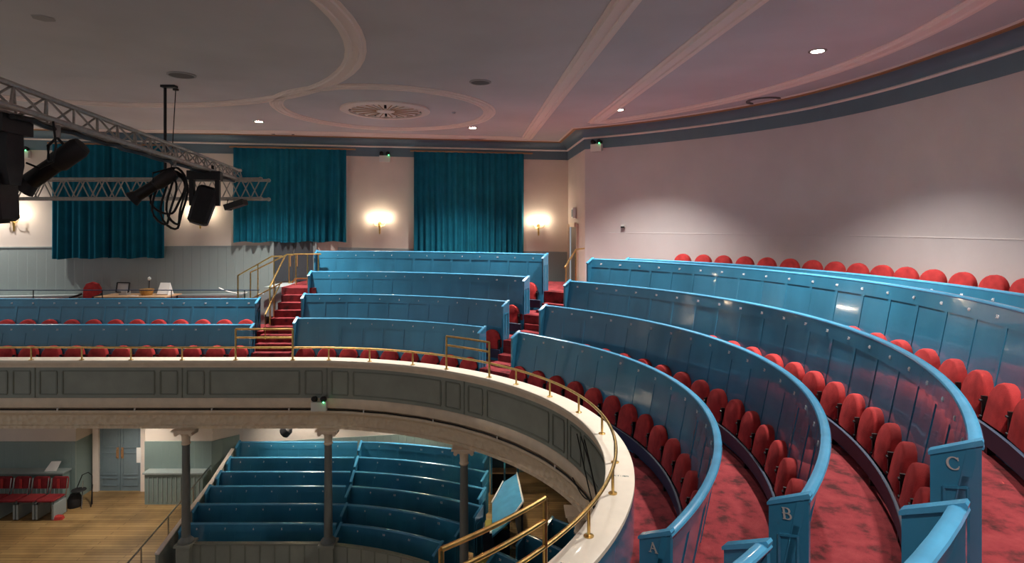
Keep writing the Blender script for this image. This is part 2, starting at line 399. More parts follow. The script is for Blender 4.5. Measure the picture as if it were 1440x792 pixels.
for nm, pr, mt, lb in (('trim_2', [(0, 1.98), (.02, 1.98), (.02, 2.235), (0, 2.235)], 'cornblue', 'slate blue painted band at the top of the walls'),
                       ('trim_3', [(0, 2.235), (.05, 2.235), (.065, 2.255), (.05, 2.28), (0, 2.28)], 'mould', 'thin cream bead below the cornice'),
                       ('trim_4', [(0, 2.28), (.05, 2.28), (.07, 2.34), (.12, 2.40), (.20, 2.44), (.27, 2.45), (.27, ZC), (0, ZC)], 'cornblue', 'slate blue cove of the cornice'),
                       ('trim_5', [(.20, 2.452), (.29, 2.452), (.29, 2.47), (.33, 2.474), (.33, ZC), (.20, ZC)], 'gold', 'gilt line along the cornice'),
                       ('trim_6', [(.33, 2.478), (.37, 2.484), (.37, ZC), (.33, ZC)], 'mould', 'cream outer line of the cornice')):
    mb = MB(); mb.rings(corn_ring(pr)); struct(nm, mb, mt, lb)

# ceiling mouldings
def ridge(w_, h=.05):
    return [(-w_/2, 0), (-w_/2, -h*.35), (-w_*.36, -h*.45), (-w_*.33, -h), (-w_*.16, -h), (-w_*.13, -h*.6), (w_*.13, -h*.6), (w_*.16, -h), (w_*.33, -h), (w_*.36, -h*.45), (w_/2, -h*.35), (w_/2, 0)]
def circ_mould(name, c, r, w_, label, ry=1., h=.05, n=72):
    mb = MB(); mb.rings([[(c[0]+(r+o)*math.cos(t), c[1]+(r+o)*ry*math.sin(t), ZC+z) for o, z in ridge(w_, h)] for t in [2*math.pi*k/n for k in range(n)]], loop=True)
    return struct(name, mb, 'mould', label)
def line_mould(name, pts, w_, label, h=.05):
    mb = MB(); rs = []
    P = [Vector((p[0], p[1], 0)) for p in pts]
    for i, p in enumerate(P):
        d1 = (p-P[i-1]).normalized() if i else (P[1]-p).normalized(); d2 = (P[i+1]-p).normalized() if i < len(P)-1 else d1
        n1 = Vector((-d1.y, d1.x, 0)); n2 = Vector((-d2.y, d2.x, 0)); m = n1+n2; m = m/(m.length_squared/2)
        rs.append([(p.x+m.x*o, p.y+m.y*o, ZC+z) for o, z in ridge(w_, h)])
    mb.rings(rs); return struct(name, mb, 'mould', label)
circ_mould('trim_7', (-7.12, 7.05), 5.08, .30, 'large cream ceiling ring')
circ_mould('trim_8', (-2.71, 12.8), 2.22, .27, 'smaller cream ceiling ring around the pierced rosette', 1.04)
line_mould('trim_9', [(-16, 15.1), (-6, 15.62), (.42, 16.72), (1.72, 1.0), (2.2, -4.8)], .33, 'cream moulding framing the main ceiling panel')
def cpos(t, off=0):
    r = 9.1+.0133*(t+5)-off; return (CX+r*math.cos(R_(t)), CY+KY*r*math.sin(R_(t)))
line_mould('trim_10', [cpos(t) for t in srange(-35, 51, 3)]+[(2.0, 14.05), (2.66, 6.5), (3.7, -5)], .34, 'cream moulding framing the curved ceiling panel')

# rosette, discs, vents, downlights in the ceiling
t = thing('ceiling_rosette', 'round pierced plaster rosette vent inside the smaller ceiling ring', 'ceiling rosette', (-2.72, 12.7, ZC))
mb = MB(); mb.lathe([(.0, -.004), (.78, -.004)], (-2.72, 12.7, ZC), 40); mb.build('backing', 'blackm', t)
mb = MB(); n = 48
mb.rings([[(-2.72+(r)*math.cos(a), 12.7+r*math.sin(a), ZC+z) for r, z in ((.77, 0), (.77, -.05), (.84, -.06), (.95, -.03), (.95, 0))] for a in [2*math.pi*k/n for k in range(n)]], loop=True); mb.build('rim', 'mould', t)
for k in range(16):
    a = 2*math.pi*k/16; mb = MB(); c, s_ = math.cos(a), math.sin(a)
    def pt(r, q, z): return (-2.72+r*c-q*s_, 12.7+r*s_+q*c, ZC+z)
    o1 = [(.16, .012), (.3, .04), (.48, .08), (.62, .118), (.72, .10), (.768, .02), (.768, -.02), (.72, -.10), (.62, -.118), (.48, -.08), (.3, -.04), (.16, -.012)]
    mb.rings([[pt(r, q*.84, z) for r, q in o1] for z in (-.012, -.03)]); mb.build('petal', 'mould', t)
    mb = MB(); mb.beam(pt(.2, 0, -.035), pt(.7, 0, -.035), .02, .012); mb.build('vein', 'gold', t)
mb = MB(); mb.lathe([(.2, -.01), (.19, -.045), (.1, -.06), (0, -.065)], (-2.72, 12.7, ZC), 16); mb.build('boss', 'mould', t)
for x, y, r, lb in ((-5.46, 9.75, .22, 'dark round loudspeaker grille in the ceiling by the hanging pole'), (-.55, 10.23, .19, 'dark round loudspeaker grille in the ceiling right of the small ring')):
    t = thing('ceiling_speaker', lb, 'speaker', (x, y, ZC), 'round speaker grilles in the ceiling')
    mb = MB(); mb.rings([[(x+q*math.cos(a), y+q*math.sin(a), ZC+zz) for q, zz in ((r-.03, 0), (r-.03, -.022), (r, -.016), (r, 0))] for a in [2*math.pi*k/28 for k in range(28)]], loop=True); mb.build('rim', 'greydark', t)
    mb = MB(); mb.lathe([(r-.031, 0), (r-.031, -.014), (r*.5, -.018), (0, -.02)], (x, y, ZC), 28); mb.build('grille', 'grille', t)
mb = MB(); mb.lathe([(.0, -.01), (.12, -.01), (.13, 0)], (-5.63, 7.09, ZC), 6); tag(mb.build('ceiling_hatch', 'greydark', base=(-5.63, 7.09, ZC)), 'small dark hatch in the ceiling near the top left', 'hatch')
mb = MB(); mb.lathe([(.0, -.03), (.03, -.03), (.05, 0)], (-1.28, 12.98, ZC), 10); tag(mb.build('smoke_detector', 'greydark', base=(-1.28, 12.98, ZC)), 'small dark detector on the ceiling inside the small ring', 'detector')
mb = MB(); mb.lathe([(.0, -.03), (.28, -.03), (.33, 0)], (-6.75, 7.0, ZC), 24); tag(mb.build('ceiling_rose', 'mould', base=(-6.75, 7.0, ZC)), 'cream ceiling rose at the left edge of the ceiling', 'ceiling rose')
def round_vent(x, y, r, lb):
    t = thing('ceiling_vent', lb, 'vent', (x, y, ZC), 'round vents close to the cornice')
    mb = MB(); n = 28
    mb.rings([[(x+q*math.cos(a), y+q*math.sin(a), ZC+z) for q, z in ((r*.8, 0), (r*.8, -.02), (r, -.02), (r, 0))] for a in [2*math.pi*k/n for k in range(n)]], loop=True); mb.build('rim', 'grille', t)
    mb = MB(); mb.lathe([(r*.74, -.006), (0, -.016)], (x, y, ZC), 24); mb.build('plate', 'ceil', t)
round_vent(5.02, 11.75, .34, 'round ceiling vent beside the curved moulding, near the back wall cornice')
round_vent(-6.2, 15.95, .3, 'round ceiling vent above the middle curtain')
round_vent(-.95, 16.65, .3, 'round ceiling vent above the right hand curtain')
t = thing('slot_vent', 'long dark slot vent in the ceiling above the green lit wall lamp', 'vent', (-3.5, 16.1, ZC))
for xx in (-3.9, -3.05):
    mb = MB(); mb.box((xx, wy(xx)-.62, ZC-.008), (.78, .09, .016), WANG); mb.build('slot', 'greydark', t)
def downlight(x, y, lb, r=.085, power=P_DOWN, spot=112, z=ZC, grp='lit downlights in the balcony ceiling', col=(1, .95, .90), blend=1., tilt=0.):
    t = thing('downlight', lb, 'downlight', (x, y, z), grp)
    mb = MB(); n = 24
    mb.rings([[(x+q*math.cos(a), y+q*math.sin(a), z+zz) for q, zz in ((r, 0), (r, -.012), (r*1.45, -.008), (r*1.45, 0))] for a in [2*math.pi*k/n for k in range(n)]], loop=True); mb.build('rim', 'chrome', t)
    mb = MB(); mb.lathe([(r, -.006), (0, -.006)], (x, y, z), 20); mb.build('lens', 'lampglow', t)
    dx, dy = CX-x, CY-y; L_ = math.hypot(dx, dy); dv = Vector((dx/L_*math.sin(tilt), dy/L_*math.sin(tilt), -math.cos(tilt)))
    lamp('SPOT', (x, y, z-.03), power, col, t, .08, spot, blend, dv.to_track_quat('-Z', 'Y').to_euler())
downlight(-6.05, 14.1, 'lit round downlight above the middle curtain', tilt=R_(7))
downlight(-1.0, 15.0, 'lit round downlight above the right hand curtain', tilt=R_(7))
downlight(2.30, 12.66, 'lit round downlight near the corner of the curved ceiling panel', tilt=R_(7))
downlight(4.36, 8.42, 'brightest lit downlight in the curved ceiling panel', tilt=R_(7))
# unseen downlights added as fill, set round the hall outside the view
for x, y, lb in ((4.0, 3.2, 'right'), (1.9, .6, 'near'), (-13.6, 14.2, 'far left'), (-1.1, -.9, 'rear')):
    if lb == 'rear': P_NEAR = .28
    else: P_NEAR = .5
    downlight(x, y, f'added fill downlight in the ceiling outside the picture, {lb} one', power=P_DOWN*P_NEAR)

# ---------------------------------------------------------------- balcony front
RI = 5.0; AI = .045
sfull = srange(-95, 90)+[s_of_x(-14.5)]
bf = thing('balcony_front', 'curved balcony front with grey panels and cream mouldings', None, (0, 0, 0), kind='structure')
def bsw(nm, prof, m, step=2.):
    mb = MB(); sweep(mb, srange(-95, 90, step)+[s_of_x(-9), s_of_x(-14.5)], prof, AI); return mb.build(nm, m, bf)
bsw('ledge', [(RI-.015, -2.745), (RI-.015, -2.705), (RI-.008, -2.7), (RI+.29, -2.7), (RI+.30, -2.705), (RI+.30, -2.745)], 'ledge')
bsw('bed_moulding', [(RI+.005, -2.745), (RI+.005, -2.79), (RI+.03, -2.80), (RI+.03, -2.855), (RI+.27, -2.855), (RI+.27, -2.745)], 'frieze')
bsw('panel_band', [(RI+.045, -2.855), (RI+.045, -3.47), (RI+.27, -3.47), (RI+.27, -2.855)], 'olive')
bsw('inner_lining', [(RI+.27, -2.745), (RI+.27, FA), (RI+.295, FA), (RI+.295, -2.745)], 'blue')
bsw('lower_moulding', [(RI+.03, -3.47), (RI+.01, -3.50), (RI+.01, -3.60), (RI+.03, -3.665), (RI+.10, -3.70), (RI+.3, -3.70), (RI+.3, -3.47)], 'frieze')
bsw('frieze_cornice', [(RI+.02, -3.72), (RI+.02, -3.76), (RI+.06, -3.81), (RI+.10, -3.83), (RI+.3, -3.83), (RI+.3, -3.70), (RI+.10, -3.70)], 'frieze')
bsw('frieze_band', [(RI+.10, -3.83), (RI+.10, -4.03), (RI+.07, -4.04), (RI+.07, -4.10), (RI+.5, -4.10), (RI+.5, -3.83)], 'friezeorn')
# soffit under the balcony
mb = MB(); sweep(mb, srange(-60, 90, 3)+[s_of_x(-16)], [(RI+.3, -4.11), (10.9, -4.11), (10.9, -4.07), (RI+.3, -4.07)], AI); struct('balcony_soffit', mb, 'wall', 'cream ceiling under the balcony')
# raised panel mouldings: square, long, square between pilaster joints
seams = [s_of_x(-12.6), s_of_x(-9.63), s_of_x(-6.66), s_of_x(-3.72), 53.6, 20.5, -12.6]
RP = RI+.045
def frame_panel(sa, sb, z0=-3.40, z1=-2.93, wd=.028):
    mb = MB()
    n = max(1, int(abs(sb-sa)/3)); n = n if max(sa, sb) <= 92 else 2
    ss = [sa+(sb-sa)*i/n for i in range(n+1)]
    for zz in (z0, z1): sweep(mb, ss, [(RP+.004, zz-wd/2), (RP-.014, zz-wd/2+.004), (RP-.014, zz+wd/2-.004), (RP+.004, zz+wd/2)], AI)
    for s_ in (sa, sb):
        a = pos(RP-.004, s_, AI); nx, ny = normal(RP, s_, AI)
        mb.box((a[0], a[1], (z0+z1)/2), (wd, .02, z1-z0-wd), math.atan2(-nx, ny))
    mb.build('panel_moulding', 'olivedk', bf)
    # sunk inner field line
def sl(s, d):     # move d metres along the front
    if s > 90: return s+d/.1
    p = arc_s(RP, s, s+40 if d > 0 else s-40, abs(d), AI); return p[1]
for i in range(len(seams)-1):
    a, b = seams[i+1], seams[i]       # a < b
    frame_panel(sl(a, .1), sl(a, .44)); frame_panel(sl(b, -.44), sl(b, -.1)); frame_panel(sl(a, .56), sl(b, -.56))
    q = pos(RP, b, AI); nx, ny = normal(RP, b, AI); mb = MB(); mb.box((q[0]-nx*.004, q[1]-ny*.004, -3.163), (.02, .015, .60), math.atan2(-nx, ny)); mb.build('joint_strip', 'olivedk', bf)
# black cable clipped along the front
ct = thing('cable', 'black cable clipped along the moulding of the balcony front', 'cable', (*pos(RI, 60, AI), -3.69))
mb = MB(); mb.tube([(*pos(RI+.015, s, AI), -3.695+.006*math.sin(s*.7)) for s in srange(-20, 90, 2)+[s_of_x(-6), s_of_x(-9), s_of_x(-14)]], .014, 6); mb.build('wire', 'black', ct)
for s in arc_s(RI, -15, s_of_x(-12), 1.55, AI):
    mb = MB(); a = pos(RI, s, AI); mb.box((a[0], a[1], -3.69), (.02, .05, .05), s*0); mb.build('clip', 'white', ct)
ct = thing('hanging_cables', 'tangle of black cables looping down the balcony front near the right column', 'cables', (*pos(RI, 16, AI), -3.5))
for k in range(4):
    s0 = 17-k*2.2; mb = MB(); pts = []
    for i in range(13):
        f = i/12; s = s0-f*(9+3*k); z = -2.95-f*.75-.18*math.sin(f*3.1)*(k % 2)+.02*k
        pts.append((*pos(RI-.01-.01*k, s, AI), z if k else -3.62-.1*math.sin(f*3.14)))
    mb.tube(pts, .009, 6); mb.build('wire', 'black', ct)
# emergency light on the front
def emergency(x, y, z, rz, lb, s=1.):
    t = thing('emergency_light', lb, 'emergency light', (x, y, z), None, rz=0)
    m3 = Matrix.Rotation(rz, 3, 'Z')
    def q(v): return tuple(Vector((x, y, z))+m3 @ Vector(v)*s)
    mb = MB(); mb.box((x, y, z-.07*s), (.30*s, .1*s, .18*s), rz); mb.build('body', 'white', t)
    for sx in (-1, 1):
        mb = MB(); mb.lathe([(.02, .06), (.05, .04), (.06, -.05), (0, -.055)], q((sx*.09, -.03, .08)), 12, m3 @ Matrix.Rotation(R_(70), 3, 'X')); mb.build('lamp_head', 'blackm', t)
    mb = MB(); mb.lathe([(0, .016), (.016, 0), (0, -.016)], q((.115, -.09, .03)), 8); mb.build('green_led', 'green', t)
a = pos(RI-.05, s_of_x(-3.86), AI); emergency(a[0], a[1], -3.54, 0, 'twin-headed emergency light with green light on the balcony front')
x, y = on_wall(541, .06); emergency(x, y, 1.98, WANG, 'twin-headed emergency light with green light between the two right curtains')
x, y = wallpos(55.2, .08); emergency(x, y, 2.06, R_(-35), 'twin-headed emergency light with green light at the corner of the curved wall')
x, y = on_wall(32, .06); emergency(x, y, 1.92, WANG, 'twin-headed emergency light with green light behind the left lamp')
# printed seat guides on the ledge
for s, st in ((-30.5, ('B28 - A28', 'A1 - A14')), (-8, ('A15 - A27', 'B14'))):
    for i, tx in enumerate(st):
        nx, ny = normal(RI, s, AI); p = pos(RI+.15+i*.06, s-2, AI)
        mt = Matrix.Translation((p[0], p[1], -2.6985)) @ Matrix.Rotation(math.atan2(ny, nx)+R_(-90)+R_(90), 4, 'Z')
        o = link_part('ledge_print', text_mesh(tx, .035, 'dadoboard'), bf, mt)

# ---------------------------------------------------------------- brass rail on the ledge
br = thing('brass_rail', 'brass safety rail running round the balcony ledge with raised gate frames', 'railing', (*pos(5.1, 20), -2.7))
RR = 5.1; AR = .03
mb = MB(); mb.tube([(*pos(RR, s, AR), -2.45) for s in srange(-36, 90, 2)+[s_of_x(-6), s_of_x(-9), s_of_x(-14)]], .019, 10); mb.build('rail', 'brass', br)
gates = [(s_of_x(-5.57), s_of_x(-4.42)), (58.8, 46.9), (-35.5, -47.5)]
posts = [s_of_x(-11.7), s_of_x(-10.7), s_of_x(-9.69), s_of_x(-8.67), s_of_x(-7.68), s_of_x(-6.65), s_of_x(-3.79)-1.2, 78.2, 67.6, 38.9, 28.1, 17.4, 6.2, -5.4, -15.4, -26.4]
for s in posts:
    p = pos(RR, s, AR); mb = MB(); mb.lathe([(.045, -2.7), (.045, -2.692), (.02, -2.686), (.015, -2.68), (.015, -2.455)], (p[0], p[1], 0), 12); mb.build('post', 'brass', br)
for a_, b_ in gates:
    mb = MB(); ss = [a_+(b_-a_)*i/6 for i in range(7)]
    for s in (a_, b_):
        p = pos(RR, s, AR); mb.lathe([(.045, -2.7), (.045, -2.692), (.02, -2.686), (.019, -2.68), (.019, -2.08)], (p[0], p[1], 0), 12)
    for z in (-2.08, -2.25): mb.tube([(*pos(RR, s, AR), z) for s in ss], .019, 10)
    mb.build('gate_frame', 'brass', br)
mb = MB(); mb.tube([(*pos(RR, s, AR), -2.45) for s in srange(-36, -75, 2)], .019, 10); mb.build('rail', 'brass', br)

# ---------------------------------------------------------------- pew rows of the gallery
LEAN = .24; HB = 1.24
def xyz(R, s, z, amp=.08): p = pos(R, s, amp); return (p[0], p[1], z)
def pew_row(R, zt, zf, s0, s1, label, letter=None, ends=(True, True), amp=.08, bay=.52, numbers=None, lean=LEAN, capm='bluecap', bodym='blue', rail_board=True, name='pew_row', num_size=.05, wing=.20, group=None):
    sm = (s0+s1)/2; t = thing(name, label, 'pew', xyz(R-.15, sm, zf, amp), group)
    h = zt-zf; ln = lean*h/HB
    f = lambda z: R-ln*(zt-z)/h
    tp = zt-.04
    L = arc_len(R, s0, s1, amp); nb = max(1, round(L/bay)); bs = arc_s(R, s0, s1, L/nb, amp)[:nb]+[s1]
    while len(bs) < nb+1: bs.insert(-1, (bs[-2]+s1)/2)
    step = 2.0
    def sub(a, b): return srange(a, b, step) if max(a, b) <= 92 else [a, b]
    zr = tp-.15
    full = []
    for i in range(nb): full += sub(bs[i], bs[i+1])[:-1]
    full.append(s1)
    mb = MB(); sweep(mb, full, [(f(tp)-.03, tp+.009), (f(zr)-.03, zr), (f(zr)+.02, zr), (f(tp)+.02, tp+.009)], amp); mb.build('top_rail', bodym, t)
    mb = MB(); sweep(mb, full, [(f(zf+.14)-.03, zf+.14), (f(zf)-.03, zf+.001), (f(zf)+.02, zf+.001), (f(zf+.14)+.02, zf+.14)], amp); mb.build('bottom_rail', bodym, t)
    wS = .055
    for i in range(nb+1):
        s = bs[i]; d = wS/2/(L/abs(s1-s0)); a, b = s-d, s+d
        lo, hi = min(s0, s1), max(s0, s1); a = max(lo, a); b = min(hi, b)
        mb = MB(); sweep(mb, [a, b], [(f(zr)-.03, zr), (f(zf+.14)-.03, zf+.14), (f(zf+.14)+.018, zf+.14), (f(zr)+.018, zr)], amp); mb.build('stile', bodym, t)
    for i in range(nb):
        mb = MB(); sweep(mb, sub(bs[i], bs[i+1]), [(f(zr)-.0235, zr), (f(zf+.14)-.0235, zf+.14), (f(zf+.14)+.01, zf+.14), (f(zr)+.01, zr)], amp); mb.build('panel', bodym, t)
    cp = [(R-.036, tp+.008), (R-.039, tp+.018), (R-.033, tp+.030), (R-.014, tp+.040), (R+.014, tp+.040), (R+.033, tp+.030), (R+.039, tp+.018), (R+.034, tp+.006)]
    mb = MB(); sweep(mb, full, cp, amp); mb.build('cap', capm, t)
    for e, (s, do) in enumerate(((s0, ends[0]), (s1, ends[1]))):
        if not do: continue
        sgn = 1 if e == 0 else -1
        if s1 < s0: sgn = -sgn
        nx, ny = normal(R, s, amp); tx, ty = -ny*sgn, nx*sgn      # tangent pointing into the row
        px, py = pos(R, s, amp)
        def q(r, z, th=0): return (px+nx*r+tx*th, py+ny*r+ty*th, z)
        # sloping-topped end panel
        w0, w1 = -wing, .025; zt1, zt0 = tp+.035, tp-.105*wing/.3
        poly = [q(w0, zf), q(w1, zf), q(w1, zt1), q(w0, zt0)]
        ep = MB().prism(poly, (tx*.04, ty*.04, 0)).build('end_panel', bodym, t)
        mb = MB(); cc = [(w0-.008, zt0-.002), (w0-.010, zt0+.014), (w0, zt0+.026), (w1, zt1+.026), (w1+.010, zt1+.014), (w1+.008, zt1-.002)]
        mb.prism([q(r, z, -.008) for r, z in cc], (tx*.056, ty*.056, 0)); mb.build('end_cap', capm, t)
        # sunk field framed by raised moulding on the aisle face
        for (ra, za, rb, zb) in ((w0+.06, zt0-.16, w1-.06, zt0-.16+.105*(w1-w0-.12)/.35*wing/.3), (w0+.06, zf+.1, w0+.06, zt0-.16), (w1-.06, zf+.1, w1-.06, zt0-.16+.105*(w1-w0-.12)/.35*wing/.3)):
            m2 = MB(); m2.beam(q(ra, za, -.004), q(rb, zb, -.004), .014, .014); o = m2.build('moulding', bodym, ep, base=None); o['_w'] = t['_w']
            o.data.transform(Matrix.Translation(Vector((0, 0, 0))))
        if letter and e == 1 or letter and e == 0 and letter.startswith('0'):
            ang = math.atan2(.105*wing/.3, w1-w0)
            ctr = Vector(q((w0+w1)/2-.01, (zt0+zt1)/2-.075, -.003))-Vector(t['_w'])
            ex = Vector((nx*sgn_x(sgn), ny*sgn_x(sgn), 0)).normalized(); ez = Vector((-tx, -ty, 0)).normalized(); ey = ez.cross(ex)
            m4 = Matrix((ex, ey, ez)).transposed().to_4x4(); m4.translation = ctr
            link_part('row_letter', serif_letter(letter, .066), t, m4 @ Matrix.Rotation(ang*.35, 4, 'Z'))
    if rail_board:
        lo, hi = full[0], full[-1]
        mb = MB(); rb = f(zf+.2)-.125
        sweep(mb, full, [(rb-.010, zf+.07), (rb-.018, zf+.245), (rb-.010, zf+.250), (rb+.006, zf+.250), (rb+.01, zf+.07)], amp); mb.build('seat_board', 'bluedark', t)
        for s in arc_s(R, s0, s1, 1.1, amp, .3):
            nx, ny = normal(R, s, amp); p = pos(rb+.06, s, amp); mb = MB(); mb.box((p[0], p[1], zf+.11), (.05, .13, .22), math.atan2(-nx, ny)); mb.build('bracket', 'black', t)
    if numbers:
        for s, tx_ in numbers:
            nx, ny = normal(R, s, amp); zc = tp-.075
            p = pos(f(zc)-.034, s, amp)
            ex = Vector((ny, -nx, 0)); ey = Vector((nx*ln/h, ny*ln/h, 1)).normalized(); ez = ex.cross(ey)
            m4 = Matrix((ex, ey, ez)).transposed().to_4x4(); m4.translation = Vector((p[0], p[1], zc))-Vector(t['_w'])
            link_part('seat_number', text_mesh(tx_, num_size, 'num'), t, m4)
    return t
def sgn_x(sgn): return 1

# tip-up seats
def seat_meshes():
    W, Hh, T = .205, .40, .085
    z0 = .235
    out = []
    outline = [(-W, z0), (-W*1.0, z0+.16)]
    for k in range(0, 13):
        a = math.pi-math.pi*k/12; outline.append((W*math.cos(a), z0+.19+.205*math.sin(a)))
    outline += [(W, z0+.16), (W, z0)]
    tl = math.tan(R_(10))
    def ring(scale, y, dz=0):
        cx_, cz = 0, z0+.2
        return [(x*scale, y+(z-z0)*tl, cz+(z-cz)*scale) for x, z in outline]
    mb = MB(); mb.rings([ring(.90, -.012), ring(.97, 0), ring(1, .018), ring(1, T-.02), ring(.97, T)])
    cush = mb.mesh('seat_cushion', 'red', 50)
    mb = MB(); mb.box((W+.022, .035, z0+.10), (.022, .045, .23)); mb.lathe([(.011, -.02), (.011, .02)], (W+.022, .01, z0+.17), 8, Matrix.Rotation(R_(90), 3, 'Y')); mb.lathe([(.011, -.02), (.011, .02)], (W+.022, .01, z0+.03), 8, Matrix.Rotation(R_(90), 3, 'Y')); mb.box((W+.022, .06, .11), (.025, .03, .25))
    brk = mb.mesh('hinge_bracket', 'black')
    mb = MB(); mb.lathe([(.0, 0), (.017, 0), (.017, .006)], (0, -.014+.33*tl, z0+.345), 10, Matrix.Rotation(R_(90), 3, 'X')); 
    plate = mb.mesh('number_plate', 'letter')
    return cush, brk, plate
CUSH, BRK, PLATE = seat_meshes()
def seat(R, s, zf, label, group, amp=.08, plate=False, tilt=0.):
    p = pos(R, s, amp); nx, ny = normal(R, s, amp)
    t = thing('theatre_seat', label, 'seat', (p[0], p[1], zf), group, rz=math.atan2(-nx, ny)+random.uniform(-.03, .03))
    c = link_part('cushion', CUSH, t); c.rotation_euler.x = tilt+random.uniform(-.035, .02)
    link_part('hinge_bracket', BRK, t)
    if plate: link_part('number_plate', PLATE, t)
    return t
SEATW = .475
S_FAR, S_NEAR = 49.5, -35.2
NUM0 = {'A': 14, 'B': 18, 'C': 26, 'D': 33}
for nm, (R, zt, zf) in ROWS.items():
    s1 = {'A': -36.2, 'B': -36.0, 'C': -35.0, 'D': -44}[nm]
    rs = R-.30
    ss = arc_s(rs, S_FAR-2, s1+1.5, SEATW)
    num = [(s, str(NUM0[nm]+i)) for i, s in enumerate(ss)]
    pew_row(R, zt, zf, S_FAR, s1, f'long curved blue pew back of row {nm} in the right block', nm if nm != 'D' else None, (True, nm != 'D'), numbers=num)
    for i, s in enumerate(ss):
        k = len(ss)-i
        lb = f'red tip-up seat in curved row {nm}, {ORD[i+1]} from the far aisle stairs'
        seat(rs, s, zf, lb, f'red tip-up seats of curved row {nm}')
# row E behind the walkway and the seats against the curved wall
RE, ZE = 9.5, -.735
sE = arc_s(RE-.1, 46, -20, .487)
pew_row(RE, ZE, FE-.0, 47, -22, 'curved blue pew back behind the top row, just below the wall seats', None, (True, False), numbers=[(s, str(30+i)) for i, s in enumerate(sE)], rail_board=False)
ss = arc_s(10.2, 41.5, -14, .487, 0.0)
for i, s in enumerate(ss):
    seat(WR(s)-.36, s, FW, f'red round-topped seat against the curved wall, {ORD[min(i+1, 28)]} from the left', 'red seats against the curved wall', 0.0, True, .08)

# middle block on the far side
MID = {'A': (6.11, -2.04, FA, s_of_x(-4.80)), 'B': (6.96, -1.60, FB, s_of_x(-4.92)), 'C': (7.79, -1.13, FC, s_of_x(-5.04)), 'D': (8.62, -.655, FD, s_of_x(-5.16))}
for nm, (R, zt, zf, sL) in MID.items():
    R = R+.02
    ss = arc_s(R-.3, 60, sL-2.4, SEATW)[::-1]
    pew_row(R, zt, zf, sL, 57.5, f'blue pew back of row {nm} in the far middle block between the two stairs', None, (True, True), numbers=[(s, str(1+i)) for i, s in enumerate(ss)])
    show = ss if nm == 'A' else ss[-2:]
    for i, s in enumerate(show):
        if nm == 'A': lb = f'dark red tip-up seat in far middle row A, {ORD[i+1]} from the left stairs'
        else: lb = f'red tip-up seat in far middle row {nm}, ' + ('last' if i == 1 else 'last but one') + ' before the right stairs'
        seat(R-.3, s, zf, lb, f'red tip-up seats of far middle row {nm}')
# left straight block
for nm, R, zt, zf, xr in (('A', 6.11, -2.18, LFA, -5.72), ('B', 7.05, -1.715, LFB, -5.98)):
    ss = arc_s(R-.3, s_of_x(xr-.25), s_of_x(-13.2), .51)
    pew_row(R, zt, zf, s_of_x(xr), s_of_x(-13.8), 'straight blue pew back of the ' + ('front' if nm == 'A' else 'rear') + ' row left of the stairs', None, (True, False), numbers=[(s, str(30-i)) for i, s in enumerate(ss)])
    for i, s in enumerate(ss):
        seat(R-.3, s, zf, 'red tip-up seat in the ' + ('front' if nm == 'A' else 'rear') + f' left row, {ORD[i+1]} from the stairs', 'red tip-up seats of the ' + ('front' if nm == 'A' else 'rear') + ' left row')
# near side of the aisle
pew_row(7.79, -1.16, FC, -42.1, -60, 'blue pew with rounded cap at the near edge beside the camera aisle', None, (True, False))
pew_row(6.96, -1.60, FB, -41.8, -60, 'blue pew end across the near aisle from the end marked B', None, (True, False))
pew_row(6.11, -2.04, FA, -41.8, -60, 'lowest blue pew across the near aisle from the end marked A', None, (True, False))

# ---------------------------------------------------------------- stairs in the aisles
def radial_stair(sa, sb, label, R0=5.5, R1=9.0, z0=FA, z1=FE, n=14):
    st = thing('aisle_stair', label, None, xyz(R0, (sa+sb)/2, z0), kind='structure')
    for i in range(n):
        r = R0+(R1-R0)*i/n; z = z0+(z1-z0)*(i+1)/n
        r2 = r+(R1-R0)/n+.03
        mb = MB(); sweep(mb, [sa, (sa+sb)/2, sb], [(r, z-.16), (r, z), (r2, z), (r2, z-.16)]); mb.build('tread', 'carpet', st)
radial_stair(57, 50, 'red carpeted stairs between the far middle block and the right block')
radial_stair(-35.8, -41.3, 'red carpeted stairs of the near aisle')
st = thing('aisle_stair', 'red carpeted stairs left of the middle block', None, (-5.35, 12.3, LFA), kind='structure')
for i in range(12):
    y = 12.27+.21*i; z = -3.25+.156*i
    xl = -5.70 if i < 7 else -5.62
    mb = MB(); mb.box(((xl-4.86)/2, y+.125, z-.09), (-4.86-xl, .25, .18)); mb.build('tread', 'carpet', st)
mb = MB(); mb.box((-5.27, 15.75, -1.62), (.98, 2.0, .18)); mb.build('landing', 'carpet', st)
mb = MB(); mb.box((-5.99, 15.35, -1.9), (.46, 1.1, .74)); mb.build('landing_side', 'dado', st)
# side steps from the landing down to the left floor
st = thing('side_stair', 'short grey steps from the landing down to the left floor', None, (-6.6, 15.2, LFC), kind='structure')
for i in range(5):
    mb = MB(); mb.box((-6.33-.22*i, 15.35, (-1.72-.17*i+LFC)/2), (.24, 1.0, -1.72-.17*i-LFC)); mb.build('tread', 'dado', st)

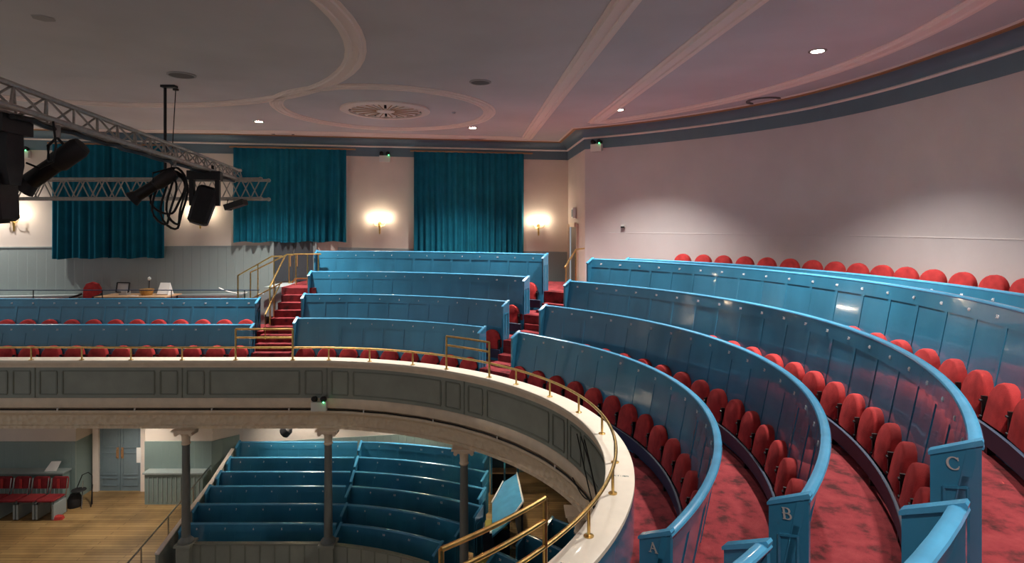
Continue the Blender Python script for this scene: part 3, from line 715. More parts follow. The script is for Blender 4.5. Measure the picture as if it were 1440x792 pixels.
# ---------------------------------------------------------------- columns and lower hall
def column(x, y, label):
    t = thing('column', label, 'column', (x, y, FLOOR), 'slender columns carrying the balcony front')
    mb = MB(); mb.lathe([(.085, -6.28), (.085, -6.26), (.072, -4.42)], (x, y, 0), 20); mb.build('shaft', 'colgrey', t)
    mb = MB(); mb.lathe([(.078, -4.42), (.088, -4.405), (.088, -4.39), (.076, -4.375), (.082, -4.24), (.105, -4.20), (.12, -4.175)], (x, y, 0), 20)
    mb.box((x, y, -4.15), (.36, .28, .05)); mb.box((x, y, -4.112), (.44, .34, .028)); mb.build('capital', 'frieze', t)
    for sx in (-1, 1):
        mb = MB(); mb.lathe([(.038, -.12), (.038, .12)], (x+sx*.15, y, -4.185), 12, Matrix.Rotation(R_(90), 3, 'X')); mb.build('volute', 'frieze', t)
    mb = MB(); mb.lathe([(.15, -6.40), (.15, -6.36), (.13, -6.34), (.10, -6.31), (.085, -6.28)], (x, y, 0), 20); mb.build('base', 'colgrey', t)
    mb = MB(); mb.box((x, y, (FLOOR-6.4)/2), (.27, .27, -6.4-FLOOR)); mb.box((x, y, -6.42), (.33, .33, .05)); mb.build('pedestal', 'olive', t)
column(-6.6, 11.95, 'slender grey column under the left of the balcony, by the wooden floor')
column(-3.72, 11.95, 'slender grey column standing between the two blocks of lower pews')
column(-.89, 10.95, 'slender grey column in front of the right end of the lower pews')
column(.98, 8.5, 'slender column partly hidden under the right curve of the balcony')
# lower parapet
pp = thing('lower_parapet', 'grey boarded parapet in front of the lower pews', 'parapet', (-4, 11.9, FLOOR))
def low(y): return (y-CY)/KY
sv = [s_of_x(-6.75), 90]+srange(88, 63, 3)
RL = 4.9
mb = MB(); sweep(mb, sv, [(RL, FLOOR), (RL, -6.45), (RL+.06, -6.45), (RL+.06, FLOOR)]); mb.build('board_wall', 'olive', pp)
mb = MB(); sweep(mb, sv, [(RL-.02, -6.45), (RL-.02, -6.42), (RL+.08, -6.42), (RL+.08, -6.45)]); mb.build('cap', 'olivedk', pp)
for s in arc_s(RL, s_of_x(-6.6), 63, .3):
    nx, ny = normal(RL, s); p = pos(RL-.004, s); mb = MB(); mb.box((p[0], p[1], (FLOOR-6.45)/2), (.02, .014, -6.45-FLOOR), math.atan2(-nx, ny)); mb.build('batten', 'olivedk', pp)
LROW = [(5.72, -6.31), (6.55, -6.23), (7.4, -6.14), (8.22, -6.09), (9.05, -6.01), (9.9, -5.86)]
for i, (R, zt) in enumerate(LROW):
    ya = CY+KY*R*1.0
    R_eff = R/1.0
    zf = zt-1.0
    y = 12.55+.70*i; Rb = (y-CY)/KY/1.08
    xr = -3.72-.09*i; xl = -6.98-.09*i
    n_l = f'{ORD[i+1]} row from the front'
    sL, sM = s_of_x(xl), s_of_x(xr-.03) if xr < CX else 88.3
    nums = arc_s(Rb, sL-3, sM+3, .6)
    pew_row(Rb, zt, max(FLOOR, zf), sL, sM, f'blue lower pew in the left lower block, {n_l}', None, (True, False), numbers=[(s, str(8-k if k < 8 else k)) for k, s in enumerate(nums)], rail_board=False, lean=.15, wing=.2, num_size=.06, group='lower pews of the left block', name='lower_pew')
    xt = [-1.38, -1.0, -.66, -.62, -.60, -.60][i]; sR = 90
    while pos(Rb, sR)[0] < xt: sR -= .1
    sM2 = s_of_x(xr+.05) if xr+.05 < CX else 90-(xr+.05-CX)/.095
    nums = arc_s(Rb, sM2-4, sR+2, .6)
    pew_row(Rb, zt, max(FLOOR, zf), sM2, sR, f'blue lower pew in the middle lower block, {n_l}', None, (True, True), numbers=[(s, str(9+k)) for k, s in enumerate(nums)], rail_board=False, lean=.15, wing=.3, num_size=.06, group='lower pews of the middle block', name='lower_pew')
for i, (R, zt) in enumerate(((6.05, -6.42), (6.95, -6.40), (7.85, -6.38), (8.75, -6.34))):
    nums = arc_s(R, 53, 30, .6)
    pew_row(R, zt, FLOOR, 54.5-i*.6, 8, f'dark blue lower pew seen through the brass gate, {ORD[i+1]} row from the front', None, (True, False), numbers=[(s, str(20+k)) for k, s in enumerate(nums)], rail_board=False, lean=.15, wing=.3, num_size=.06, group='lower pews of the right block', name='lower_pew')
# olive cushions and papers in the middle lower block
for (x, y, z, lb) in ((-.62, 12.0, -6.92, 'olive cushion on a lower pew seat by the pew end'), (-.35, 13.25, -6.75, 'olive cushion on the lower pew beside the blue stair cover')):
    mb = MB(); mb.rings([[(x+.26*sc_*a, y+.16*sc_*b, z+dz) for a, b in ((-1, -.9), (-.9, -1), (.9, -1), (1, -.9), (1, .9), (.9, 1), (-.9, 1), (-1, .9))] for sc_, dz in ((.92, 0), (1, .02), (1, .06), (.9, .08))]); tag(mb.build('pew_cushion', 'olivecush', base=(x, y, z)), lb, 'cushion')
    mb = MB(); mb.box((x, y, (z+FLOOR)/2), (.6, .36, z-FLOOR)); tag(mb.build('pew_bench', 'bluedark', base=(x, y, FLOOR)), lb.replace('olive cushion on', 'dark bench under the olive cushion of'), 'bench')
mb = MB(); mb.box((-.42, 12.75, -6.6), (.12, .16, .012)); tag(mb.build('paper_slip', 'paper', base=(-.42, 12.75, -6.6)), 'white papers left at the end of a lower pew', 'paper')
# blue stair cover with white edging
sc_t = thing('stair_cover', 'bright blue boarded stair cover with white edging beside the lower pews', 'stair cover', (0, 13.6, FLOOR))
pl = [(.12, 14.6, -6.12), (.25, 13.25, -6.20), (-.05, 12.6, -6.30), (-.42, 12.45, -6.55), (-.46, 13.7, -6.45), (-.2, 14.4, -6.25)]
mb = MB(); mb.prism(pl, (0, 0, -.04)); mb.build('lid', 'bluecap', sc_t)
mb = MB(); mb.tube([(x, y, z+.01) for x, y, z in pl[:3]], .022, 6); mb.build('edging', 'white', sc_t)
mb = MB(); mb.tube([(x-.02, y+.02, z+.01) for x, y, z in pl[4:]], .018, 6); mb.build('edging', 'white', sc_t)
mb = MB(); mb.prism([(pl[1][0], pl[1][1], FLOOR), (pl[0][0], pl[0][1], FLOOR), (pl[0][0], pl[0][1], pl[0][2]-.04), (pl[1][0], pl[1][1], pl[1][2]-.04)], (-.04, 0, 0)); mb.build('side_wall', 'bluedark', sc_t)
mb = MB(); mb.prism([(pl[4][0], pl[4][1], FLOOR), (pl[3][0], pl[3][1], FLOOR), (pl[3][0], pl[3][1], pl[3][2]-.04), (pl[4][0], pl[4][1], pl[4][2]-.04)], (.04, 0, 0)); mb.build('side_wall', 'bluedark', sc_t)
cb = thing('open_cabinet', 'open dark cabinet with wooden top at the right end of lower pews', 'cabinet', (-.2, 16.2, FLOOR))
mb = MB(); mb.box((-.2, 16.45, -6.6), (.7, .04, 1.4)); mb.build('back', 'blackm', cb)
for xx in (-.56, -.2, .16):
    mb = MB(); mb.box((xx, 16.25, -6.6), (.05, .44, 1.4)); mb.build('upright', 'blue', cb)
mb = MB(); mb.box((-.2, 16.25, -5.88), (.82, .5, .04)); mb.build('top', 'wood', cb)
for zz in (-6.3, -6.75):
    mb = MB(); mb.box((-.2, 16.28, zz), (.7, .38, .03)); mb.build('shelf', 'wood', cb)
# raked side wall of the lower pews with a cream cap
sw = thing('pew_side_wall', 'raked grey side wall with cream edge along the left of the lower pews', 'side wall', (-7.15, 13.2, FLOOR))
wl = [(-7.04, 11.7, -6.52), (-7.12, 12.6, -6.40), (-7.32, 14.4, -6.24), (-7.52, 15.9, -6.02)]
mb = MB(); mb.rings([[(x-.03, y, FLOOR), (x+.03, y, FLOOR), (x+.03, y, z), (x-.03, y, z)] for x, y, z in wl]); mb.build('board', 'olive', sw)
mb = MB(); mb.rings([[(x-.045, y, z), (x+.045, y, z), (x+.045, y, z+.03), (x-.045, y, z+.03)] for x, y, z in wl]); mb.build('cap', 'mould', sw)
# steel handrail
hr = thing('steel_handrail', 'thin grey steel handrail beside the lower pews', 'handrail', (-7.55, 13, FLOOR))
mb = MB(); mb.tube([(-7.28, 11.0, -6.42), (-7.57, 13.0, -6.40), (-8.03, 15.75, -6.38)], .018, 8); mb.build('rail', 'chrome', hr)
for x, y in ((-7.38, 11.75), (-7.57, 13.0), (-7.8, 14.45)):
    mb = MB(); mb.tube([(x, y, FLOOR), (x, y, -6.4)], .016, 8); mb.build('post', 'chrome', hr)
# lower dado
mb = MB()
for a, b in ((-16, DX0), (DX1, -8.0), (-8.0, -7.5), (-7.5, 1.6)):
    mb.prism([(a, lwy(a), FLOOR), (b, lwy(b), FLOOR), (b, lwy(b), -5.74 if b < -7 else -5.98), (a, lwy(a), -5.74 if b < -7 else -5.98)], (0, -.03, 0))
struct('trim_11', mb, 'dadolow', 'green grey boarded dado of the lower hall', 0)
mb = MB(); mb.add([(DX0+.005, lwy(DX0), FLOOR), (DX0+.005, lwy(DX0)+.7, FLOOR), (DX0+.005, lwy(DX0)+.7, -5.74), (DX0+.005, lwy(DX0), -5.74)], [(0, 1, 2, 3)]); struct('trim_12', mb, 'dadolow', 'green grey dado on the door recess', 0)
mb = MB(); mb.rings([[(*wallpos(t, o), z) for o, z in ((0, FLOOR), (.03, FLOOR), (.03, -5.7), (0, -5.7))] for t in srange(57, 0, 3)]); struct('trim_16', mb, 'dadolow', 'green grey dado under the curved balcony')
# double door in the recess
dxa, dxb = -11.36, -10.22; yd = lwy(-10.8)+.55
d = thing('door_1', 'grey panelled double door on the lower floor', None, (-10.8, yd, FLOOR), kind='structure')
for k in (0, 1):
    xa = dxa+(dxb-dxa)*k/2+.006; xb = dxa+(dxb-dxa)*(k+1)/2-.006; xc = (xa+xb)/2
    mb = MB(); mb.box((xc, yd, -6.2), (xb-xa, .04, 2.2)); leaf = mb.build('leaf', 'greydoor', d)
    for z0, z1 in ((-7.15, -6.95), (-6.85, -6.25), (-6.1, -5.2)):
        mb = MB()
        for za in (z0, z1): mb.box((xc, yd-.028, za), (xb-xa-.14, .016, .03))
        for xe in (xa+.07, xb-.07): mb.box((xe, yd-.028, (z0+z1)/2), (.03, .016, z1-z0))
        o = mb.build('panel_moulding', 'greydoor', d)
    hx = xb-.06 if k == 0 else xa+.06
    mb = MB(); mb.box((hx, yd-.035, -6.25), (.06, .012, .30)); mb.tube([(hx, yd-.04, -6.16), (hx, yd-.08, -6.16), (hx, yd-.08, -6.34), (hx, yd-.04, -6.34)], .012, 6); mb.build('handle', 'gold', d)
for xj in (dxa-.09, dxb+.09):
    mb = MB(); mb.box((xj, yd-.02, -6.15), (.15, .1, 2.3)); mb.build('jamb', 'mould', d)
# radiator covers
def cover(x0, x1, zt, zf, yy, label, m='dadoboard', dp=.25, rr=0.):
    t = thing('radiator_cover', label, 'radiator cover', ((x0+x1)/2, yy, zf))
    mb = MB(); mb.box(((x0+x1)/2, yy, (zt+zf)/2), (x1-x0, dp, zt-zf), rr); mb.build('casing', m, t)
    mb = MB(); mb.box(((x0+x1)/2, yy-.01, zt+.02), (x1-x0+.08, dp+.06, .04), rr); mb.build('shelf', 'dado', t)
    n = int((x1-x0)/.12)
    for k in range(n):
        xx = x0+.1+(x1-x0-.2)*k/max(1, n-1); mb = MB(); mb.box((xx, yy-dp/2-.006+(xx-(x0+x1)/2)*math.tan(rr), (zt+zf)/2), (.02, .012, (zt-zf)*.8), rr); mb.build('slat', 'white' if m == 'white' else 'dado', t)
cover(-9.62, -8.1, -6.50, FLOOR, lwy(-8.95)-.16, 'grey slatted radiator cover beside the lower double door', 'dadolow')
cover(-15, -11.75, -6.48, FLOOR, lwy(-13.4)-.16, 'long grey radiator cover behind the linked red chairs', 'dadolow')
cover(-14.0, -11.35, -1.83, LFC, wy(-12.6)-.2, 'white ribbed radiator cover at the far left of the balcony', 'white', rr=WANG)
cover(-9.25, -7.3, -1.87, LFC, wy(-8.3)-.2, 'white ribbed radiator cover right of the table', 'white', rr=WANG)
mb = MB(); mb.prism([(-12.25, 15.45, -6.43), (-11.95, 15.47, -6.43), (-11.88, 15.55, -6.2), (-12.12, 15.53, -6.2)], (0, .012, 0)); tag(mb.build('notice', 'paper', base=(-12.1, 15.5, -6.43)), 'small white notice propped on the radiator cover behind the red chairs', 'notice')
mb = MB(); mb.prism([(-9.99, lwy(-9.99)-.03, -6.3), (-9.87, lwy(-9.87)-.03, -6.3), (-9.87, lwy(-9.87)-.03, -5.9), (-9.99, lwy(-9.99)-.03, -5.9)], (0, -.006, 0)); tag(mb.build('wall_notice', 'paper', base=(-9.93, lwy(-9.93)-.05, -6.1)), 'narrow white notice on the wall right of the lower double door', 'notice')
# linked red chairs
def chair(x, y, label):
    t = thing('stacking_chair', label, 'chair', (x, y, FLOOR), 'linked red chairs along the lower wall')
    Z = FLOOR
    mb = MB(); mb.rings([[(x+a*sc_, y-.02+b*sc_, Z+.44+dz-.04*b) for a, b in ((-.21, -.2), (-.18, -.23), (.18, -.23), (.21, -.2), (.2, .2), (-.2, .2))] for sc_, dz in ((.95, 0), (1, .015), (1, .04), (.93, .055))]); mb.build('seat', 'redchair', t)
    mb = MB(); mb.rings([[(x+a*sc_, y+.21+.012*zz*10+dy, Z+zz*1.0) for a, zz in ((-.2, .58), (.2, .58), (.2, .82), (.17, .86), (-.17, .86), (-.2, .82))] for sc_, dy in ((.94, -.035), (1, -.02), (1, .01), (.94, .025))]); bk = mb.build('backrest', 'redchair', t)
    mb = MB(); mb.box((x, y+.27-.06, Z+.72), (.06, .012, .24)); mb.build('stripe', 'red', t)
    for sx in (-1, 1):
        mb = MB(); mb.tube([(x+sx*.2, y-.2, Z), (x+sx*.2, y-.2, Z+.43), (x+sx*.2, y+.2, Z+.41)], .013, 6); mb.build('leg', 'chrome', t)
        mb = MB(); mb.tube([(x+sx*.2, y+.24, Z), (x+sx*.2, y+.2, Z+.41), (x+sx*.2, y+.27, Z+.84)], .013, 6); mb.build('leg', 'chrome', t)
        mb = MB(); mb.box((x+sx*.2, y-.02, Z+.2), (.05, .42, .36)); mb.build('side_board', 'dado', t)
for i in range(5): chair(-11.58-.48*i, 14.85, ['rightmost', 'second from right', 'third from right', 'fourth from right', 'leftmost'][i]+' of the linked red chairs along the lower wall')
# folded chair by the recess
t = thing('folding_chair', 'dark folding chair standing against the recess beside the lower door', 'chair', (-11.18, 15.37, FLOOR))
mb = MB(); mb.tube([(-11.38, 15.42, FLOOR+.42), (-11.30, 15.52, FLOOR+.75), (-11.18, 15.57, FLOOR+.8), (-11.08, 15.57, FLOOR+.72), (-11.00, 15.47, FLOOR)], .012, 6); mb.build('frame', 'black', t)
mb = MB(); mb.tube([(-11.10, 15.22, FLOOR), (-11.28, 15.52, FLOOR+.6)], .012, 6); mb.build('leg', 'chrome', t)
mb = MB(); mb.tube([(-10.93, 15.32, FLOOR), (-11.03, 15.52, FLOOR+.5)], .012, 6); mb.build('leg', 'black', t)
mb = MB(); mb.rings([[(-11.26+.18*math.cos(a)*q, 15.34+.16*math.sin(a)*q, FLOOR+.42+dz) for a in [k*math.pi/6 for k in range(12)]] for q, dz in ((.9, 0), (1, .015), (.95, .03))]); mb.build('seat', 'blackm', t)
mb = MB(); mb.lathe([(.16, FLOOR), (.17, FLOOR+.2), (.1, FLOOR+.33), (0, FLOOR+.34)], (-11.38, 15.37, 0), 12); tag(mb.build('dark_bag', 'blackm', base=(-11.38, 15.37, FLOOR)), 'dark bag on the floor under the folding chair', 'bag')
mb = MB(); mb.rings([[(-11.30+a*.14*q, 14.70+b*.09*q, FLOOR+dz) for a, b in ((-1, -.6), (0, -1), (1, -.5), (.8, .8), (-.7, 1))] for q, dz in ((1, 0), (.8, .07), (.3, .1))]); tag(mb.build('red_cloth', 'redside', base=(-11.30, 14.70, FLOOR)), 'small red bundle on the floor at the end of the red chairs', 'cloth')
# small spotlight under the balcony
x, y, z = -5.95, 15.6, -4.11
t = thing('ceiling_spotlight', 'small black spotlight under the balcony above the lower pews', 'spotlight', (x, y, z))
mb = MB(); mb.tube([(x, y, z), (x, y, z-1.18)], .03, 8); mb.build('stem', 'blackm', t)
mb = MB(); mb.lathe([(.07, .12), (.13, .06), (.15, -.1), (.12, -.13), (0, -.11)], (x, y, z-1.3), 14, Matrix.Rotation(R_(50), 3, 'Y')); mb.build('head', 'blackm', t)
# lights in the soffit (real fittings)
for x, y, lb in ((-9.8, 14.6, 'far left'), (-5.6, 15.5, 'left'), (-2.6, 15.9, 'middle'), (-.2, 13.7, 'right')):
    downlight(x, y, f'round downlight in the soffit under the balcony, {lb} one', .09, P_UNDER*(.45 if lb == 'right' else 1), 62 if lb == 'right' else 112, -4.112, 'downlights under the balcony', (1, .93, .82), .6)

# ---------------------------------------------------------------- far wall upper level
mb = MB()
xa, xb = -16, -6.55
mb.prism([(xa, wy(xa), LFC), (xb, wy(xb), LFC), (xb, wy(xb), -.55), (xa, wy(xa), -.55)], (0, -.025, 0)); struct('trim_13', mb, 'dadoboard', 'grey boarded dado of the balcony side wall', 0)
mb = MB(); xa, xb = -4.9, CORN[0]-.02
mb.prism([(xa, wy(xa), -2.2), (xb, wy(xb), -2.2), (xb, wy(xb), -.78), (xa, wy(xa), -.60)], (0, -.025, 0)); struct('trim_14', mb, 'dado', 'grey dado behind the middle block', 0)
mb = MB(); xa, xb = -16, -6.55; mb.prism([(xa, wy(xa)-.025, -.57), (xb, wy(xb)-.025, -.57), (xb, wy(xb)-.025, -.54), (xa, wy(xa)-.025, -.54)], (0, -.015, 0)); struct('trim_15', mb, 'dado', 'thin dado rail', 0)
# dark double door behind the landing
x0, y0 = on_wall(386, 0); x1, y1 = on_wall(441, 0)
d = thing('door_2', 'dark grey double door behind the brass landing rail', None, ((x0+x1)/2, (y0+y1)/2, -1.53), kind='structure')
for k in (0, 1):
    a = x0+(x1-x0)*k/2+.01; b = x0+(x1-x0)*(k+1)/2-.01
    mb = MB(); mb.prism([(a, wy(a), -1.53), (b, wy(b), -1.53), (b, wy(b), .1), (a, wy(a), .1)], (0, -.05, 0)); mb.build('leaf', 'darkdoor', d)
    hx = b-.08 if k == 0 else a+.08
    mb = MB(); mb.box((hx, wy(hx)-.06, -.95), (.06, .015, .35)); mb.build('finger_plate', 'gold', d)
for xx in (x0-.05, x1+.05):
    mb = MB(); mb.box((xx, wy(xx)-.03, -.7), (.1, .08, 1.66), WANG); mb.build('jamb', 'dado', d)
# door in the return wall
def rp(t, o=0.): return (CORN[0]+(W0[0]-CORN[0])*t-o, CORN[1]+(W0[1]-CORN[1])*t)
d = thing('door_3', 'grey doorway in the return wall by the curved wall', None, (*rp(.34), -2.0), kind='structure')
mb = MB(); mb.prism([(*rp(.06, -.10), -2.2), (*rp(.62, -.10), -2.2), (*rp(.62, -.10), 0), (*rp(.06, -.10), 0)], (-.04, 0, 0)); mb.build('leaf', 'browndoor', d)
for tt in (.06, .62):
    p = rp(tt, .02); mb = MB(); mb.box((p[0], p[1], -1.05), (.06, .12, 2.2)); mb.build('jamb', 'frieze', d)
p = rp(.34, .02); mb = MB(); mb.box((p[0], p[1], .03), (.06, 1.4, .12)); mb.build('lintel', 'frieze', d)
p = rp(.45, .04); t = thing('exit_sign', 'small boxed exit sign above the return wall doorway', 'sign', (p[0], p[1], .36))
mb = MB(); mb.box((p[0], p[1], .36), (.08, .5, .3)); mb.build('case', 'white', t)
mb = MB(); mb.box((p[0]-.045, p[1], .36), (.008, .36, .2)); mb.build('panel', 'greydoor', t)
x, y = wallpos(51.3, .03); t = thing('thermostat', 'small dark control box on the curved wall near the corner', 'control box', (x, y, .0))
mb = MB(); mb.box((x, y, .0), (.1, .06, .07), R_(-38)); mb.build('case', 'white', t)
mb = MB(); mb.box((x-.012, y-.02, -.03), (.09, .06, .04), R_(-38)); mb.build('display', 'blackm', t)
# handrail by that door
hr = thing('brass_handrail', 'short brass handrail at the top of the right hand far stairs', 'handrail', (1.3, 15.0, -1.5))
mb = MB(); mb.tube([(1.26, 14.1, -1.0), (1.62, 15.0, -.60), (1.86, 15.2, -.58)], .02, 8); mb.tube([(1.3, 14.2, -1.5), (1.3, 14.2, -.96)], .018, 8); mb.tube([(1.62, 15.0, -1.5), (1.62, 15.0, -.6)], .018, 8); mb.build('rail', 'brass', hr)

# curtains
def curtain(u0, u1, z0, z1, label, seed):
    rnd = random.Random(seed); x0, y0 = on_wall(u0, .16); x1, y1 = on_wall(u1, .16)
    t = thing('curtain', label, 'curtain', ((x0+x1)/2, (y0+y1)/2, z0), 'teal curtains over the far wall windows')
    L = math.hypot(x1-x0, y1-y0); nx, ny = math.sin(WANG), -math.cos(WANG)
    for h, (a, b) in enumerate(((0, .505), (.495, 1))):
        N = 90; rows = 9; vs = []
        ph = [rnd.uniform(0, 6.28) for _ in range(5)]
        for j in range(rows+1):
            f = j/rows; z = z1+(z0-z1)*f
            ring = []
            for i in range(N+1):
                q = i/N; d = (a+(b-a)*q)
                dist = q*L*(b-a)
                amp = .028+.03*f
                wv = amp*math.sin(dist*2*math.pi/.17+ph[0]+.6*math.sin(dist*5+ph[1]))+amp*.8*math.sin(dist*2*math.pi/.42+ph[2]+f*.3)+.02*f*math.sin(dist*3+ph[3])
                zz = z+(.018*math.sin(dist*9+ph[4]) if j == rows else 0)
                ring.append((x0+(x1-x0)*d+nx*(wv+.012*h), y0+(y1-y0)*d+ny*(wv+.012*h), zz))
            vs.append(ring)
        mb = MB(); mb.rings(vs, closed_prof=False, caps=False); o = mb.build('drape', 'teal', t, 80)
        so = o.modifiers.new('thick', 'SOLIDIFY'); so.thickness = .012; so.use_rim = False
        mb = MB(); mb.rings([[(p[0]+nx*.012, p[1]+ny*.012, p[2]+.06+dz) for p in vs[-1]] for dz in (0, .012)], closed_prof=False, caps=False); mb.build('hem', 'teal', t, 80)
    mb = MB(); mb.tube([(x0-.1, y0-.1*SLOPE, z1+.02), (x1+.25, y1+.25*SLOPE, z1+.02)], .022, 8); mb.build('track', 'gold', t)
curtain(73, 232, -.85, 2.13, 'long teal curtain at the left, behind the lighting truss', 1)
curtain(328, 487, -.44, 2.13, 'teal curtain hanging above the dark double door', 2)
curtain(582, 737, -1.05, 2.12, 'wide teal curtain right of the middle, behind the top blue pew', 3)

# sconces
def sconce(u, z, label):
    x, y = on_wall(u, .0); t = thing('wall_sconce', label, 'wall light', (x, y, z), 'twin candle wall sconces')
    nx, ny = math.sin(WANG), -math.cos(WANG); tx, ty = math.cos(WANG), math.sin(WANG)
    def q(a, o, zz): return (x+tx*a+nx*o, y+ty*a+ny*o, z+zz)
    mb = MB(); mb.lathe([(0, -.30), (.02, -.28), (.03, -.1), (.045, 0), (.03, .05), (0, .07)], q(0, .02, 0), 12); mb.build('backplate', 'brass', t)
    for sx in (-1, 1):
        mb = MB(); mb.tube([q(0, .03, -.02), q(sx*.06, .08, -.07), q(sx*.13, .10, -.05), q(sx*.17, .11, .02)], .009, 6); mb.build('arm', 'brass', t)
        mb = MB(); mb.lathe([(.0, -.005), (.03, 0), (.022, .015), (.013, .02), (.013, .1)], q(sx*.17, .11, .02), 10); mb.build('candle_tube', 'white', t)
        mb = MB(); mb.lathe([(.0, 0), (.017, .02), (.02, .05), (.012, .085), (0, .11)], q(sx*.17, .11, .12), 10); mb.build('bulb', 'bulb', t)
        lamp('POINT', q(sx*.17, .125, .17), P_SCONCE, (1, .86, .66), t, .022)
sconce(20, .15, 'twin candle wall sconce left of the long curtain'); sconce(282, .22, 'twin candle wall sconce behind the hanging moving light')
sconce(534, .06, 'twin candle wall sconce between the two right curtains'); sconce(757, .0, 'twin candle wall sconce in the corner right of the last curtain')

# ---------------------------------------------------------------- items on the left balcony floor
t = thing('table', 'pale wooden table behind the left pews', 'table', (-9.5, 14.85, LFC))
mb = MB(); mb.box((-9.45, 14.95, -1.765), (1.75, .75, .03)); mb.build('table_top', 'wood', t)
for x in (-10.25, -8.65):
    for y in (14.65, 15.25):
        mb = MB(); mb.tube([(x, y, LFC), (x, y, -1.78)], .022, 8); mb.build('leg', 'black', t)
t = thing('picture_stand', 'small dark framed display standing on the table', 'display', (-9.85, 14.9, -1.75))
mb = MB(); m3 = Matrix.Rotation(R_(-12), 3, 'X') @ Matrix.Rotation(R_(12), 3, 'Z')
for a, b in (((-.14, 0, .08), (.14, 0, .08)), ((-.14, 0, .32), (.14, 0, .32)), ((-.14, 0, .08), (-.14, 0, .32)), ((.14, 0, .08), (.14, 0, .32))):
    mb.beam(Vector((-9.85, 14.9, -1.75))+m3 @ Vector(a), Vector((-9.85, 14.9, -1.75))+m3 @ Vector(b), .025, .025)
mb.build('frame', 'blackm', t)
mb = MB(); mb.box(Vector((-9.85, 14.91, -1.75))+m3 @ Vector((0, 0, .2)), (.27, .012, .23), mtx=m3); mb.build('panel', 'screen', t)
mb = MB(); mb.box((-9.83, 14.98, -1.70), (.2, .16, .1)); mb.build('stand', 'greydark', t)
t = thing('wicker_basket', 'round wicker basket on the table', 'basket', (-9.25, 14.95, -1.75))
mb = MB(); mb.lathe([(.12, -1.75), (.17, -1.62), (.165, -1.60), (.13, -1.615), (.11, -1.74)], (-9.25, 14.95, 0), 20); mb.build('body', 'wicker', t)
mb = MB(); mb.lathe([(.0, -1.58), (.10, -1.59), (.15, -1.63)], (-9.25, 14.95, 0), 16); mb.build('contents', 'wicker', t)
t = thing('microphone_stand', 'thin dark microphone with a pale ball top behind the basket', 'microphone', (-9.35, 15.2, -1.75))
mb = MB(); mb.tube([(-9.35, 15.2, -1.75), (-9.34, 15.2, -1.40)], .012, 6); mb.lathe([(.07, -1.75), (.07, -1.735), (.0, -1.73)], (-9.35, 15.2, 0), 14); mb.build('stem', 'blackm', t)
mb = MB(); mb.lathe([(.0, -1.42), (.04, -1.38), (.04, -1.34), (.0, -1.30)], (-9.34, 15.2, 0), 10); mb.build('ball', 'white', t)
t = thing('paper_tray', 'white sloping leaflet stand at the right of the table', 'leaflet stand', (-8.85, 15.0, -1.75))
mb = MB(); mb.prism([(-9.0, 14.95, -1.73), (-8.68, 14.95, -1.73), (-8.74, 15.08, -1.45), (-8.98, 15.08, -1.45)], (0, .01, 0)); mb.build('leaflet', 'paper', t)
mb = MB(); mb.prism([(-8.68, 14.9, -1.75), (-8.68, 15.15, -1.75), (-8.74, 15.1, -1.45)], (-.02, 0, 0)); mb.build('side', 'paper', t)
mb = MB(); mb.box((-9.42, 14.72, -1.745), (.16, .09, .012), .2); tag(mb.build('paper_sheet', 'paper', base=(-9.42, 14.72, -1.75)), 'small white paper lying at the front of the table', 'paper')
t = thing('office_chair', 'red round-backed chair with black arms left of the table', 'chair', (-10.65, 14.9, LFC))
mb = MB(); ol = [(-.2, -2.1), (.2, -2.1), (.235, -1.75), (.22, -1.58), (.15, -1.47), (0, -1.42), (-.15, -1.47), (-.22, -1.58), (-.235, -1.75)]
mb.rings([[(-10.65+a*q, 14.95+dy, b) for a, b in ol] for q, dy in ((.94, 0), (1, .02), (1, .06), (.94, .08))]); mb.build('backrest', 'red', t)
mb = MB(); mb.box((-10.65, 14.72, -2.03), (.46, .46, .09)); mb.build('seat', 'red', t)
for sx in (-1, 1):
    mb = MB(); mb.tube([(-10.65+sx*.25, 14.95, -1.72), (-10.65+sx*.28, 14.85, -1.75), (-10.65+sx*.28, 14.6, -1.77), (-10.65+sx*.25, 14.6, -2.0)], .028, 8); mb.build('armrest', 'blackm', t)
mb = MB(); mb.lathe([(.26, LFC), (.24, LFC+.05), (.03, LFC+.08), (.03, -2.07)], (-10.65, 14.75, 0), 10); mb.build('base', 'blackm', t)
# thin guard rail above the rear left pew
gr = thing('guard_rail', 'thin blue guard rail on posts above the rear left pew', 'railing', (-9, 14.1, -1.7))
yr = pos(7.05, s_of_x(-9))[1]+.0
mb = MB(); mb.tube([(-14, yr, -1.525), (-6.0, yr, -1.525)], .012, 6); mb.build('rail', 'bluedark', gr)
for x in (-13, -11.37, -9.73, -8.09, -6.35):
    mb = MB(); mb.tube([(x, yr, -1.72), (x, yr, -1.525)], .011, 6); mb.build('post', 'black', gr)
mb = MB(); mb.tube([(-7.4+.12*k, 14.9, -1.56-.02*k-.012*k*(6-k)*.6) for k in range(7)], .014, 6); tag(mb.build('white_rope', 'white', base=(-7.1, 14.9, -1.7)), 'white rope slung in front of the radiator cover beside the stairs', 'rope')
